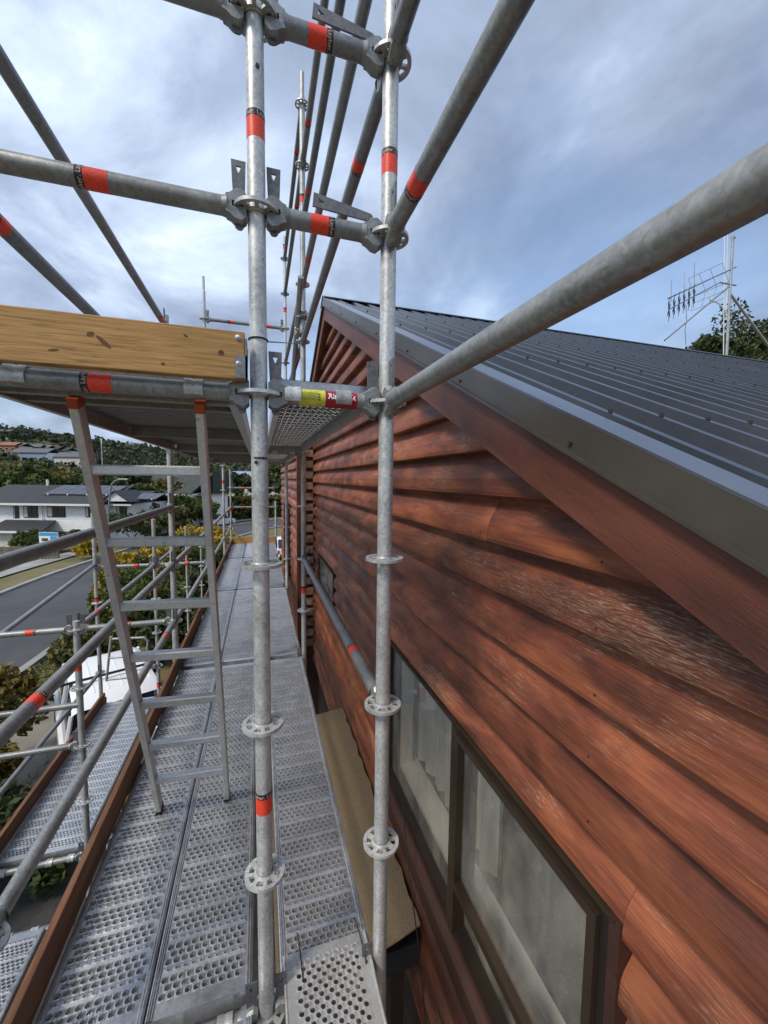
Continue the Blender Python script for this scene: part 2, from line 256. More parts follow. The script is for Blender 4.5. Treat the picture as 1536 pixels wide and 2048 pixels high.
def glass_mat(name, dust, tint):
    m = bpy.data.materials.new(name); m.use_nodes = True; t = m.node_tree; t.nodes.clear()
    o = N(t, 'ShaderNodeOutputMaterial'); tr = N(t, 'ShaderNodeBsdfTransparent'); tr.inputs[0].default_value = (*tint, 1)
    gl = N(t, 'ShaderNodeBsdfGlossy'); gl.inputs['Roughness'].default_value = 0.035
    lw = N(t, 'ShaderNodeLayerWeight'); lw.inputs[0].default_value = 0.5; pw = N(t, 'ShaderNodeMath', operation='POWER'); pw.inputs[1].default_value = 4.0; t.links.new(lw.outputs['Facing'], pw.inputs[0])
    fr = N(t, 'ShaderNodeMath', operation='MULTIPLY_ADD'); fr.inputs[1].default_value = 0.9; fr.inputs[2].default_value = 0.045; t.links.new(pw.outputs[0], fr.inputs[0])
    m1 = N(t, 'ShaderNodeMixShader'); t.links.new(fr.outputs[0], m1.inputs[0]); t.links.new(tr.outputs[0], m1.inputs[1]); t.links.new(gl.outputs[0], m1.inputs[2])
    df = N(t, 'ShaderNodeBsdfDiffuse'); df.inputs[0].default_value = (0.62, 0.59, 0.53, 1)
    tcn = N(t, 'ShaderNodeTexCoord'); mp = N(t, 'ShaderNodeVectorMath', operation='MULTIPLY'); mp.inputs[1].default_value = (1, 1, 0.45); t.links.new(tcn.outputs['Object'], mp.inputs[0])
    n = N(t, 'ShaderNodeTexNoise'); n.inputs['Scale'].default_value = 4.5; n.inputs['Detail'].default_value = 7; n.inputs['Roughness'].default_value = 0.66; n.inputs['Distortion'].default_value = 0.6; t.links.new(mp.outputs[0], n.inputs['Vector'])
    sp = N(t, 'ShaderNodeTexNoise'); sp.inputs['Scale'].default_value = 120; sp.inputs['Detail'].default_value = 2; t.links.new(tcn.outputs['Object'], sp.inputs['Vector'])
    rs = ramp(t, [(0.69, 0.0), (0.74, 0.5)]); t.links.new(sp.outputs['Fac'], rs.inputs[0])
    rp = ramp(t, [(0.36, dust*0.35), (0.66, dust*1.7)]); t.links.new(n.outputs['Fac'], rp.inputs[0])
    pm = N(t, 'ShaderNodeMath', operation='MULTIPLY'); t.links.new(rs.outputs[0], pm.inputs[0]); t.links.new(n.outputs['Fac'], pm.inputs[1])
    sm = N(t, 'ShaderNodeMath', operation='ADD'); t.links.new(rp.outputs[0], sm.inputs[0]); t.links.new(pm.outputs[0], sm.inputs[1])
    m2 = N(t, 'ShaderNodeMixShader'); t.links.new(sm.outputs[0], m2.inputs[0]); t.links.new(m1.outputs[0], m2.inputs[1]); t.links.new(df.outputs[0], m2.inputs[2])
    t.links.new(m2.outputs[0], o.inputs[0]); M[name] = m
glass_mat('glass', 0.13, (0.97, 0.975, 0.96))
mat('far_glass', (0.02, 0.024, 0.03), 0.08, spec=0.8)
mat('car_glass', (0.010, 0.022, 0.045), 0.06, spec=0.8)
mat('asphalt', (0.062, 0.064, 0.069), 0.85, var=0.22, vscale=0.35, bump=0.2, bscale=40)
mat('concrete', (0.30, 0.295, 0.28), 0.85, var=0.2, vscale=0.8, bump=0.1, bscale=30)
mat('path_dirt', (0.20, 0.175, 0.145), 0.95, var=0.3, vscale=0.9, bump=0.3, bscale=20)
mat('grass_ground', (0.115, 0.115, 0.042), 0.95, col2=(0.19, 0.155, 0.075), vscale=0.5, bump=0.5, bscale=25)
mat('yard_dark_shade', (0.045, 0.044, 0.043), 0.95, var=0.35, vscale=3, bump=0.4, bscale=30)  # dark grey yard surface, its colour also carrying the shade below the decks
mat('grass_blade', (0.15, 0.15, 0.045), 0.8, var=0.35, vscale=1.5)
mat('white_paint', (0.72, 0.72, 0.71), 0.55, var=0.05, vscale=3)
mat('white_board', (0.80, 0.80, 0.79), 0.6, var=0.06, vscale=2)
mat('tile_black', (0.026, 0.028, 0.031), 0.7, var=0.25, vscale=4)
mat('tile_green', (0.040, 0.048, 0.042), 0.8, var=0.25, vscale=3)
mat('solar', (0.028, 0.032, 0.046), 0.25, var=0.1, vscale=2)
mat('brick_red', (0.25, 0.105, 0.06), 0.85, var=0.2, vscale=5)
mat('brick_grey', (0.14, 0.125, 0.11), 0.9, var=0.3, vscale=6)
mat('fence_wood', (0.16, 0.14, 0.12), 0.9, var=0.3, vscale=4, rand=0.25)
mat('sign_blue', (0.05, 0.32, 0.60), 0.5); mat('sign_red', (0.45, 0.035, 0.04), 0.5)
mat('steel_blue', (0.24, 0.31, 0.42), 0.45, var=0.1, vscale=2)
mat('car_white', (0.76, 0.76, 0.76), 0.22, var=0.02); mat('car_black', (0.014, 0.014, 0.016), 0.2)
mat('tail_red', (0.42, 0.015, 0.012), 0.3); mat('lamp_clear', (0.6, 0.6, 0.6), 0.2); mat('tyre', (0.014, 0.014, 0.014), 0.85); mat('rim', (0.35, 0.35, 0.36), 0.35, metal=0.8)
mat('bark', (0.085, 0.065, 0.048), 0.95, var=0.3, vscale=8)
mat('brown_wall', (0.06, 0.04, 0.03), 0.8, var=0.2); mat('cream_wall', (0.55, 0.52, 0.45), 0.8, var=0.1); mat('grey_roof', (0.10, 0.105, 0.115), 0.7, var=0.15)
mat('rust_roof', (0.28, 0.12, 0.07), 0.8, var=0.15)
mat('clay', (0.32, 0.22, 0.15), 0.95, var=0.25, vscale=0.08)
mat('lamp_post', (0.16, 0.17, 0.17), 0.6)
def leaf_mat(name, a, b_, c_):
    m = bpy.data.materials.new(name); m.use_nodes = True; t = m.node_tree; t.nodes.clear(); o = N(t, 'ShaderNodeOutputMaterial')
    g = N(t, 'ShaderNodeNewGeometry'); rp = ramp(t, [(0.0, a), (0.5, b_), (1.0, c_)]); t.links.new(g.outputs['Random Per Island'], rp.inputs[0])
    tcn = N(t, 'ShaderNodeTexCoord'); n = N(t, 'ShaderNodeTexNoise'); n.inputs['Scale'].default_value = 1.3; n.inputs['Detail'].default_value = 3; t.links.new(tcn.outputs['Object'], n.inputs['Vector'])
    mr = N(t, 'ShaderNodeMapRange'); mr.inputs['From Min'].default_value = 0.3; mr.inputs['From Max'].default_value = 0.7; mr.inputs['To Min'].default_value = 0.7; mr.inputs['To Max'].default_value = 1.25; t.links.new(n.outputs['Fac'], mr.inputs['Value'])
    vm = N(t, 'ShaderNodeVectorMath', operation='SCALE'); t.links.new(rp.outputs[0], vm.inputs[0]); t.links.new(mr.outputs[0], vm.inputs['Scale'])
    d = N(t, 'ShaderNodeBsdfPrincipled'); d.inputs['Roughness'].default_value = 0.55; d.inputs['Specular IOR Level'].default_value = 0.3; t.links.new(vm.outputs[0], d.inputs['Base Color'])
    tl = N(t, 'ShaderNodeBsdfTranslucent'); t.links.new(vm.outputs[0], tl.inputs[0])
    ms = N(t, 'ShaderNodeMixShader'); ms.inputs[0].default_value = 0.25; t.links.new(d.outputs[0], ms.inputs[1]); t.links.new(tl.outputs[0], ms.inputs[2]); t.links.new(ms.outputs[0], o.inputs[0]); M[name] = m
leaf_mat('leaf_green', (0.038, 0.062, 0.016), (0.085, 0.11, 0.026), (0.16, 0.175, 0.045))
leaf_mat('leaf_dark', (0.022, 0.038, 0.012), (0.050, 0.072, 0.022), (0.10, 0.12, 0.036))
leaf_mat('leaf_yellow', (0.20, 0.145, 0.014), (0.44, 0.30, 0.024), (0.58, 0.42, 0.05))
leaf_mat('leaf_olive', (0.070, 0.075, 0.022), (0.12, 0.115, 0.032), (0.19, 0.165, 0.05))
leaf_mat('leaf_autumn', (0.16, 0.075, 0.018), (0.20, 0.15, 0.03), (0.11, 0.115, 0.03))
leaf_mat('leaf_hill', (0.035, 0.050, 0.030), (0.065, 0.082, 0.045), (0.12, 0.125, 0.065))

# ------------------------------------------------------------------ mesh helpers
class MB:
    def __init__(s): s.v = []; s.f = []; s.mi = []
    def add(s, vs, fs, mi=0):
        o = len(s.v); s.v += [tuple(p) for p in vs]; s.f += [tuple(i+o for i in f) for f in fs]; s.mi += [mi]*len(fs); return s
    def box(s, lo, hi, mi=0):
        x0, y0, z0 = lo; x1, y1, z1 = hi
        return s.add([(x0,y0,z0),(x1,y0,z0),(x1,y1,z0),(x0,y1,z0),(x0,y0,z1),(x1,y0,z1),(x1,y1,z1),(x0,y1,z1)],
              [(0,3,2,1),(4,5,6,7),(0,1,5,4),(1,2,6,5),(2,3,7,6),(3,0,4,7)], mi)
    def tube(s, p0, p1, r, n=16, r1=None, caps=True, mi=0):
        p0 = Vector(p0); p1 = Vector(p1); d = (p1-p0).normalized(); r1 = r if r1 is None else r1
        a = d.orthogonal().normalized(); b = d.cross(a); vs = []; fs = []
        for (p, rr) in ((p0, r), (p1, r1)):
            for i in range(n):
                t = 2*math.pi*i/n; vs.append(p + a*(rr*math.cos(t)) + b*(rr*math.sin(t)))
        fs = [(i, (i+1) % n, n+(i+1) % n, n+i) for i in range(n)]
        if caps: fs += [tuple(range(n-1, -1, -1)), tuple(range(n, 2*n))]
        return s.add(vs, fs, mi)
    def pipe(s, pts, r, n=8, mi=0):
        for a, b in zip(pts[:-1], pts[1:]): s.tube(a, b, r, n, mi=mi)
        return s
    def prism(s, poly, axis, t0, t1, mi=0):
        """poly: 2D points; axis: index extruded along"""
        def P(u, v, t):
            q = [0, 0, 0]; o = [i for i in (0, 1, 2) if i != axis]; q[o[0]] = u; q[o[1]] = v; q[axis] = t; return tuple(q)
        n = len(poly); vs = [P(u, v, t0) for u, v in poly] + [P(u, v, t1) for u, v in poly]
        fs = [tuple(range(n-1, -1, -1)), tuple(range(n, 2*n))] + [(i, (i+1) % n, n+(i+1) % n, n+i) for i in range(n)]
        return s.add(vs, fs, mi)
    def mesh(s, name, mats, smooth=True, angle=38):
        me = bpy.data.meshes.new(name); me.from_pydata(s.v, [], s.f); me.update()
        bm = bmesh.new(); bm.from_mesh(me); bmesh.ops.recalc_face_normals(bm, faces=bm.faces); bm.to_mesh(me); bm.free()
        for m in ([mats] if isinstance(mats, str) else mats): me.materials.append(M[m])
        if any(s.mi): me.polygons.foreach_set('material_index', s.mi)
        if smooth:
            me.shade_smooth(); me.set_sharp_from_angle(angle=R_(angle))
        return me
    def build(s, name, mats, parent=None, loc=(0, 0, 0), **kw):
        return obj(name, s.mesh(name, mats, **kw), parent, loc)
def obj(name, me, parent=None, loc=(0, 0, 0), rot=None, mx=None):
    o = bpy.data.objects.new(name, me); C.objects.link(o); o.location = loc
    if rot is not None: o.rotation_euler = rot
    if mx is not None: o.matrix_basis = mx
    if parent: o.parent = parent
    return o
def tag(o, label=None, cat=None, group=None, kind=None):
    if label: o['label'] = label
    if cat: o['category'] = cat
    if group: o['group'] = group
    if kind: o['kind'] = kind
    return o
def thing(name, label, cat, loc=(0, 0, 0), rotz=0, group=None):
    o = bpy.data.objects.new(name, None); C.objects.link(o); o.location = loc; o.rotation_euler = (0, 0, rotz); o.empty_display_size = 0.1
    return tag(o, label, cat, group)
def quads_mesh(name, q, mats):
    """q: (n,4,3) numpy"""
    n = len(q); me = bpy.data.meshes.new(name); me.vertices.add(4*n); me.vertices.foreach_set('co', q.reshape(-1).astype(np.float32))
    me.loops.add(4*n); me.loops.foreach_set('vertex_index', np.arange(4*n, dtype=np.int32)); me.polygons.add(n)
    me.polygons.foreach_set('loop_start', np.arange(0, 4*n, 4, dtype=np.int32)); me.polygons.foreach_set('loop_total', np.full(n, 4, dtype=np.int32))
    me.update(calc_edges=True)
    for m in ([mats] if isinstance(mats, str) else mats): me.materials.append(M[m])
    return me
# ------------------------------------------------------------------ ground, roads, hill
def sst(a, b, x): t = min(1, max(0, (x-a)/(b-a))); return t*t*(3-2*t)
AZ = [-180, -60, -35, -26, -20, -14, -10, -5, 0, 10, 40, 90, 180]
TL = [.05, .07, .084, .080, .070, .060, .045, .036, .036, .05, .08, .08, .05]
def g(x, y):
    r = math.hypot(x, y); az = math.degrees(math.atan2(x, y))
    z = -6.5 + 0.6*sst(-5.6, -3.4, x)*(1-sst(14, 24, y))
    tl = float(np.interp(az, AZ, TL)); H = tl*430 + 6.5
    k = sst(95, 440, r); w = 0.5+0.5*math.sin(x*0.021+1.3)*math.sin(y*0.017+0.4)
    z += H*k*(0.86+0.14*w) - (8*k*(1-k)*4*w)
    z += 10*sst(13, 30, x)*(1-sst(60, 120, r))         # bank behind the house
    return z
verts = []; faces = []; NA = 200
radii = [0.6] + [1.2*1.085**i for i in range(86)]
for r in radii:
    for i in range(NA):
        a = 2*math.pi*i/NA; x = r*math.sin(a); y = r*math.cos(a); verts.append((x, y, g(x, y)))
for k in range(len(radii)-1):
    for i in range(NA): j = (i+1) % NA; faces.append((k*NA+i, k*NA+j, (k+1)*NA+j, (k+1)*NA+i))
faces.append(tuple(range(NA-1, -1, -1)))
gm = MB(); gm.add(verts, faces); tag(gm.build('ground', 'grass_ground', angle=180), kind='structure')
def strip(name, pts, w, dz, m, kind='structure', th=0.0):
    """ribbon following the ground along a centre line"""
    P = []
    for a, b in zip(pts[:-1], pts[1:]):
        a = Vector(a); b = Vector(b); n = max(2, int((b-a).length/1.0))
        for i in range(n): P.append(a.lerp(b, i/n))
    P.append(Vector(pts[-1]))
    for _ in range(12): P = [P[0]] + [(P[i-1]+P[i]*2+P[i+1])/4 for i in range(1, len(P)-1)] + [P[-1]]
    vs = []; fs = []
    for i, p in enumerate(P):
        d = (P[min(i+1, len(P)-1)]-P[max(i-1, 0)]).normalized(); nrm = Vector((d.y, -d.x))
        for s in (-w/2, w/2):
            q = p+nrm*s; vs.append((q.x, q.y, g(q.x, q.y)+dz))
    for i in range(len(P)-1): fs.append((2*i, 2*i+1, 2*i+3, 2*i+2))
    mb = MB(); mb.add(vs, fs)
    if th:
        n = len(vs); mb.add([(x, y, z-th) for x, y, z in vs], [])
        mb.f += [(2*i, 2*i+2, n+2*i+2, n+2*i) for i in range(len(P)-1)] + [(2*i+1, n+2*i+1, n+2*i+3, 2*i+3) for i in range(len(P)-1)]; mb.mi = [0]*len(mb.f)
    return tag(mb.build(name, m, angle=60), kind=kind)
road_c = [(-14.5, -14), (-11.6, 4), (-10.7, 18), (-10.0, 30), (-7.6, 42), (-3.2, 53), (5, 63), (18, 70), (40, 76)]
strip('road', road_c, 6.4, 0.06, 'asphalt')
def offset(pts, d):
    o = []
    for i, p in enumerate(pts):
        a = Vector(pts[max(i-1, 0)]); b = Vector(pts[min(i+1, len(pts)-1)]); t = (b-a).normalized(); o.append((p[0]-t.y*d, p[1]+t.x*d))
    return o
strip('kerb', offset(road_c, 3.32), 0.26, 0.17, 'concrete', th=0.2)
strip('kerb', offset(road_c, -3.32), 0.26, 0.17, 'concrete', th=0.2)
strip('footpath', offset(road_c[:7], 6.6), 1.5, 0.10, 'concrete')
strip('driveway', [(-14.2, 21.5), (-22, 27)], 4.6, 0.125, 'concrete')
strip('driveway', [(-7.4, 13.0), (-5.4, 11.4), (-4.0, 9.2), (-3.6, -3)], 3.6, 0.05, 'path_dirt')
strip('yard_paving', [(-1.0, -6), (-1.0, 7.6)], 5.6, 0.09, 'yard_dark_shade')

# ------------------------------------------------------------------ vegetation
def leaf_quads(cent, size, aspect=0.55):
    n = len(cent); a = rng.normal(size=(n, 3)); a /= np.linalg.norm(a, axis=1)[:, None]
    b = rng.normal(size=(n, 3)); b -= (b*a).sum(1)[:, None]*a; b /= np.linalg.norm(b, axis=1)[:, None]
    s = size*rng.uniform(0.6, 1.3, size=(n, 1)); a = a*s; b = b*s*aspect
    return np.stack([cent-a, cent-b*0.9+a*0.1, cent+a, cent+b], 1)
def crown_pts(n, rad, clumps, spread, bottom=0.35):
    u = rng.normal(size=(clumps, 3)); u /= np.linalg.norm(u, axis=1)[:, None]; u[:, 2] = np.where(u[:, 2] < -bottom, -u[:, 2]*0.6, u[:, 2])
    c = u*rng.uniform(0.55, 1.0, size=(clumps, 1))
    k = rng.integers(0, clumps, n); d = rng.normal(size=(n, 3)); d /= np.linalg.norm(d, axis=1)[:, None]
    p = c[k] + d*(rng.uniform(0, 1, size=(n, 1))**0.45)*spread*rng.uniform(0.6, 1.2, size=(clumps, 1))[k]
    return p*np.array(rad)
def plant(name, label, cat, x, y, rad, leaf, n, m, clumps=34, spread=0.34, group=None, zc=None, trunk=True, base=None, fork=4):
    z0 = g(x, y) if base is None else base
    t = thing(name, label, cat, (x, y, z0), random.uniform(0, 6), group)
    h = zc if zc is not None else rad[2]*0.95
    p = crown_pts(n, rad, clumps, spread); p[:, 2] += h; p = p[p[:, 2] > 0.02]
    obj('crown', quads_mesh('crown', leaf_quads(p, leaf), m), t)
    tr = MB(); r0 = max(0.03, 0.035*h)
    tr.tube((0, 0, -0.1), (0.03*h, 0, h*0.55), r0, 8, r0*0.7)
    for i in range(fork):
        a = 6.28*i/fork+random.random(); tr.tube((0.03*h, 0, h*0.5), (math.cos(a)*rad[0]*0.6, math.sin(a)*rad[1]*0.6, h*(0.95+0.3*random.random())), r0*0.55, 6, r0*0.2)
    tr.build('trunk', 'bark', t); return t
def at(px, py, z): q = onZ(px, py, z); return q.x, q.y
# golden shrubs beside the drive (their tops rise against the street)
for (x, y, r, h) in [(-6.0, 21.0, 1.25, 1.35), (-5.0, 24.0, 1.6, 1.6), (-3.6, 27.0, 1.8, 1.75), (-1.9, 26.0, 1.6, 1.55)]:
    plant('golden_shrub', 'golden yellow leafed shrub beside the drive behind the ladder', 'shrub', x, y, (r, r*0.9, h), 0.15, 5200, 'leaf_yellow', 26, 0.36, 'golden shrubs beside the drive', zc=h*1.05)
for (x, y, r, h, m) in [(-5.3, 14.2, 0.95, 1.0, 'leaf_olive'), (-4.4, 16.2, 1.3, 1.5, 'leaf_green'), (-3.4, 13.8, 1.2, 1.45, 'leaf_green'), (-2.3, 12.9, 1.1, 1.3, 'leaf_dark'), (-1.7, 15.2, 1.2, 1.6, 'leaf_dark'), (-2.6, 18.5, 1.4, 1.9, 'leaf_green'), (-4.6, 19.2, 1.2, 1.5, 'leaf_olive'), (-1.0, 19.5, 1.3, 1.8, 'leaf_dark')]:
    plant('green_shrub', 'dense green garden shrub growing behind the outer scaffold standards', 'shrub', x, y, (r, r, h), 0.10, 7000, m, 30, 0.36, 'green garden shrubs behind the scaffold', zc=h*0.95)
plant('autumn_shrub', 'loose shrub with yellowing brown tipped leaves beside the lower guardrail', 'shrub', -5.5, 9.0, (0.95, 1.3, 1.2), 0.085, 6500, 'leaf_autumn', 40, 0.26, None, zc=1.35, base=-6.1)
plant('low_dark_shrub', 'dark leafy shrub in the shade under the lower scaffold deck', 'shrub', -4.1, 6.6, (1.1, 1.3, 0.95), 0.075, 6500, 'leaf_dark', 40, 0.3, None, zc=0.85, base=-6.1)
plant('low_dark_shrub', 'brown tinged leafy shrub at the drive edge below the brace tubes', 'shrub', -4.6, 7.9, (0.7, 0.7, 0.9), 0.075, 4000, 'leaf_autumn', 30, 0.3, None, zc=1.0, base=-6.1)
# clipped hedge and trees along the far side of the street
h = thing('clipped_hedge', 'long clipped green hedge across the street behind the parked cars', 'hedge', (0, 0, 0))
hp = []
for i in range(26000):
    t_ = random.random(); x = -9 + t_*24; y = 63.5 + t_*15; f = random.random()
    z = g(x, y) + (random.random()*3.3 if f < 0.75 else 3.3); hp.append((x+random.gauss(0, .7), y+random.gauss(0, .5), z+random.gauss(0, .12)))
obj('foliage', quads_mesh('foliage', leaf_quads(np.array(hp), 0.32), 'leaf_olive'), h)
hb = MB()
for i in range(12):
    x = -8.5+i*2; hb.tube((x, 63.8+(x+9)*0.625, g(x, 64)-0.1), (x, 63.8+(x+9)*0.625, g(x, 64)+2.6), 0.08, 6)
hb.build('stems', 'bark', h)
for (x, y, r, hh, m) in [(-14, 55, 3.2, 3.2, 'leaf_green'), (-11, 60, 3.0, 4.0, 'leaf_olive'), (-17, 60, 3.6, 4.4, 'leaf_dark'), (-9, 74, 4.0, 5.0, 'leaf_dark'), (-3, 80, 4.0, 4.6, 'leaf_dark'), (4, 84, 4.5, 5.0, 'leaf_dark'), (11, 86, 5, 5.6, 'leaf_olive'), (-13, 70, 4.0, 5.0, 'leaf_olive'), (-20, 68, 4.0, 4.6, 'leaf_dark')]:
    plant('street_tree', 'bushy tree across the street beyond the parked cars', 'tree', x, y, (r, r, hh*0.7), 0.42, 3600, m, 30, 0.34, 'trees across the street', zc=hh)
for i, (px, d, r, hh, m) in enumerate([(10, 70, 5, 6, 'leaf_dark'), (38, 66, 4.4, 5.2, 'leaf_green'), (70, 74, 5, 5.6, 'leaf_dark'), (96, 68, 4.4, 4.8, 'leaf_dark'), (122, 76, 4.5, 4.8, 'leaf_autumn'), (24, 88, 6, 7, 'leaf_olive'), (60, 95, 6, 6.8, 'leaf_green'), (100, 98, 6, 7, 'leaf_dark'), (150, 84, 5, 5.0, 'leaf_green'), (185, 92, 5, 6, 'leaf_dark'), (230, 105, 6, 6.5, 'leaf_dark'), (270, 110, 6, 6, 'leaf_dark'), (310, 104, 6, 6, 'leaf_green'), (350, 112, 7, 7.5, 'leaf_dark'), (395, 105, 6, 6, 'leaf_olive'), (430, 118, 7, 7, 'leaf_dark')]):
    q = ray(px, 950); q = Vector((q.x, q.y))*d
    plant('backing_tree', 'rounded tree in the belt behind the white two storey house', 'tree', q.x, q.y, (r, r, hh*0.62), 0.62, 2600, m, 26, 0.34, 'trees behind the white house', zc=hh*0.72)
# trees on the bank behind the roof
for (x, y, rx, rz, zt, m, lab) in [(20.5, 14.6, 2.6, 3.0, 4.3, 'leaf_dark', 'dark rounded evergreen tree behind the roof beyond the antenna mast'),
                                    (23, 12.6, 3.2, 2.4, 3.6, 'leaf_green', 'lighter green bushy tree behind the roof below the antenna stay'),
                                    (27.5, 16.4, 3.6, 4.4, 7.0, 'leaf_dark', 'tall dark evergreen tree on the bank behind the house'),
                                    (15.5, 15.2, 1.0, 1.0, 1.75, 'leaf_dark', 'small dark treetop just showing over the roof ridge')]:
    gz = g(x, y); plant('bank_tree', lab, 'tree', x, y, (rx, rx, rz), 0.125, 21000, m, 80, 0.24, None, zc=zt+1.4-rz*0.6-gz)
# wood on the far hill: one mass
def hit(px, py, r0=60, r1=900):
    d = ray(px, py); hd = math.hypot(d.x, d.y); d = d/hd; r = r0
    while r < r1:
        p = d*r
        if p.z <= g(p.x, p.y): return p
        r += 1.5
    return d*r1
hpts = []
while len(hpts) < 2600:
    a = R_(random.uniform(-42, 22)); r = random.uniform(120, 470); x = r*math.sin(a); y = r*math.cos(a)
    m_ = math.sin(x*0.03+y*0.011)+math.sin(y*0.043-x*0.02+2)+random.gauss(0, .55)
    if m_ > -0.55 or r > 330: hpts.append((x, y, g(x, y), 1.0 if r < 300 else 1.25))
allp = []
for (x, y, z, s) in hpts:
    n = 34; hh = random.uniform(2.6, 5.2)*s
    p = crown_pts(n, (hh*0.62, hh*0.62, hh*0.75), 6, 0.5); p += np.array((x, y, z+hh*0.55)); allp.append(p)
wood = obj('hill_wood', quads_mesh('hill_wood', leaf_quads(np.concatenate(allp), 1.35, 0.8), 'leaf_hill'))
tag(wood, 'dark green wood covering the distant hillside', 'wood', kind='stuff')
# rough grass on the verge between drive and street
gp = []
for i in range(26000):
    x = random.uniform(-7.6, -4.4); y = random.uniform(5, 30); gp.append((x, y, g(x, y)+random.uniform(0.0, 0.10)))
tag(obj('verge_grass', quads_mesh('verge_grass', leaf_quads(np.array(gp), 0.10, 0.16), 'grass_blade')), 'rough yellow green grass on the street verge', 'grass', kind='stuff')

# ------------------------------------------------------------------ the timber house under repair
WX = 0.90; EX = 0.183; Z0 = 0.307
house = thing('weatherboard_house', 'red brown weatherboard house with dark ribbed metal gable roof beside the scaffold', 'house', (WX, 2.2, -5.9))
HO = Vector((WX, 2.2, -5.9))
def hb_(mb, name, m, parent, **kw):
    """mesh given in world coordinates, child of a part of the house"""
    base = Vector((0, 0, 0)); p = parent
    while p is not None: base += p.location; p = p.parent
    mb.v = [(x-base.x, y-base.y, z-base.z) for x, y, z in mb.v]; return mb.build(name, m, parent, **kw)
AP = 5.17; SL = 0.482
def rake(y): return -0.515 + SL*(AP-abs(y-AP)) + (AP-AP)
def clip(poly, a, b, c):
    """keep a*u+b*v<=c"""
    o = []
    for i in range(len(poly)):
        p, q = poly[i], poly[(i+1) % len(poly)]; dp = a*p[0]+b*p[1]-c; dq = a*q[0]+b*q[1]-c
        if dp <= 0: o.append(p)
        if dp*dq < 0: t = dp/(dp-dq); o.append((p[0]+(q[0]-p[0])*t, p[1]+(q[1]-p[1])*t))
    return o
wall = MB().box((WX+0.012, -3.2, -5.9), (WX+0.14, 0.62, -1.9)).box((WX+0.012, -3.2, -5.9), (WX+0.14, 7.0, -2.3))
WY0, WY1, WZ0, WZ1 = 0.735, 2.70, -2.19, -1.125         # big window opening
SY0, SY1, SZ0, SZ1 = 4.93, 6.33, -1.64, -1.19           # small window opening
wall_o = hb_(MB().box((WX+0.05, -3.2, -5.85), (WX+0.13, 6.9, WZ0-0.05)).box((WX+0.052, WY1+0.04, WZ0-0.05), (WX+0.13, SY0-0.03, -1.0))
              .box((WX+0.054, -3.2, WZ0-0.05), (WX+0.13, WY0-0.06, -1.0)), 'gable_wall', 'dark_timber', house, smooth=False)
top = MB().prism([(-3.2, -1.0), (6.9, -1.0), (6.9, rake(6.9)+0.1), (AP, rake(AP)+0.1), (-1.0, rake(-1.0)+0.1), (-3.2, rake(-1.0)+0.1)], 0, WX+0.051, WX+0.13)
hb_(top, 'wall_lining', 'dark_timber', wall_o, smooth=False)
def board(y0, y1, z0, z1, name='weatherboard', m='cedar', parent=None, wx=WX, rk=True, zlo=None, zhi=None):
    zb_ = z0 if zlo is None else zlo; zt_ = z1 if zhi is None else zhi
    poly = [(y0, zb_), (y1, zb_), (y1, zt_), (y0, zt_)]
    if rk:
        c0 = -0.515+0.10
        poly = clip(poly, -SL, 1, c0); poly = clip(poly, SL, 1, c0+2*SL*AP) if poly else poly
    if len(poly) < 3: return
    def xf(z, back):
        t = (z-z0)/EX
        return wx+0.055-0.0 if back else wx-0.030+0.026*t
    mb = MB()
    # face in strips so the coved profile is real: thick lower edge, hollowed upper part
    TT = [0, 0.02, 0.10, 0.38, 0.50, 0.62, 0.74, 0.87, 1.02]; XX = [-0.034, -0.038, -0.040, -0.034, -0.026, -0.012, 0.003, 0.013, 0.017]
    for q in range(len(TT)-1):
        za, zb = z0+TT[q]*EX, z0+TT[q+1]*EX
        pp = clip(clip(poly, 0, -1, -za), 0, 1, zb)
        if len(pp) < 3: continue
        o = len(mb.v); mb.add([(wx+XX[q]+(XX[q+1]-XX[q])*(z-za)/(zb-za), y, z) for y, z in pp], [tuple(range(len(pp)))])
    n = len(poly); mb.add([(wx+0.047, y, z) for y, z in poly], [tuple(range(n-1, -1, -1))])
    for (ya) in (y0, y1):
        zs = [z for y, z in poly if abs(y-ya) < 1e-6]
        if len(zs) >= 2: mb.add([(wx+np.interp((z-z0)/EX, TT, XX), ya, z) for z in np.linspace(min(zs), max(zs), 7)]+[(wx+0.047, ya, max(zs)), (wx+0.047, ya, min(zs))], [tuple(range(9))])
    bs = [y for y, z in poly if abs(z-zb_) < 1e-6]; xb_ = wx+float(np.interp((zb_-z0)/EX, TT, XX))
    if len(bs) >= 2: mb.add([(xb_, min(bs), zb_), (xb_, max(bs), zb_), (wx+0.047, max(bs), zb_), (wx+0.047, min(bs), zb_)], [(0, 1, 2, 3)])
    hb_(mb, name, m, parent or wall_o, angle=25)
rows = range(-19, 10)
for i in rows:
    z0 = Z0+i*EX; z1 = z0+EX+0.003
    segs = [(-3.2, 6.9)]
    for (a, b, c, d) in ((WY0-0.035, WY1+0.02, WZ0-0.02, WZ1+0.014), (SY0-0.05, SY1+0.05, SZ0-0.05, SZ1+0.05)):
        nz = []
        for (s, e) in segs:
            if z1 <= c+0.004 or z0 >= d-0.004: nz.append((s, e, z0, z1) if False else (s, e))
            else: nz += [q_ for q_ in ((s, min(a, e)), (max(b, s), e)) if q_[1]-q_[0] > 0.01]
        segs = nz
    # a butt joint somewhere along each long run
    outs = []
    for (s, e) in segs:
        if e-s > 4.2:
            j = random.uniform(s+1.6, e-1.6); outs += [(s, j-0.0012), (j+0.0012, e)]
        else: outs.append((s, e))
    for (s, e) in outs: board(s, e, z0, z1)
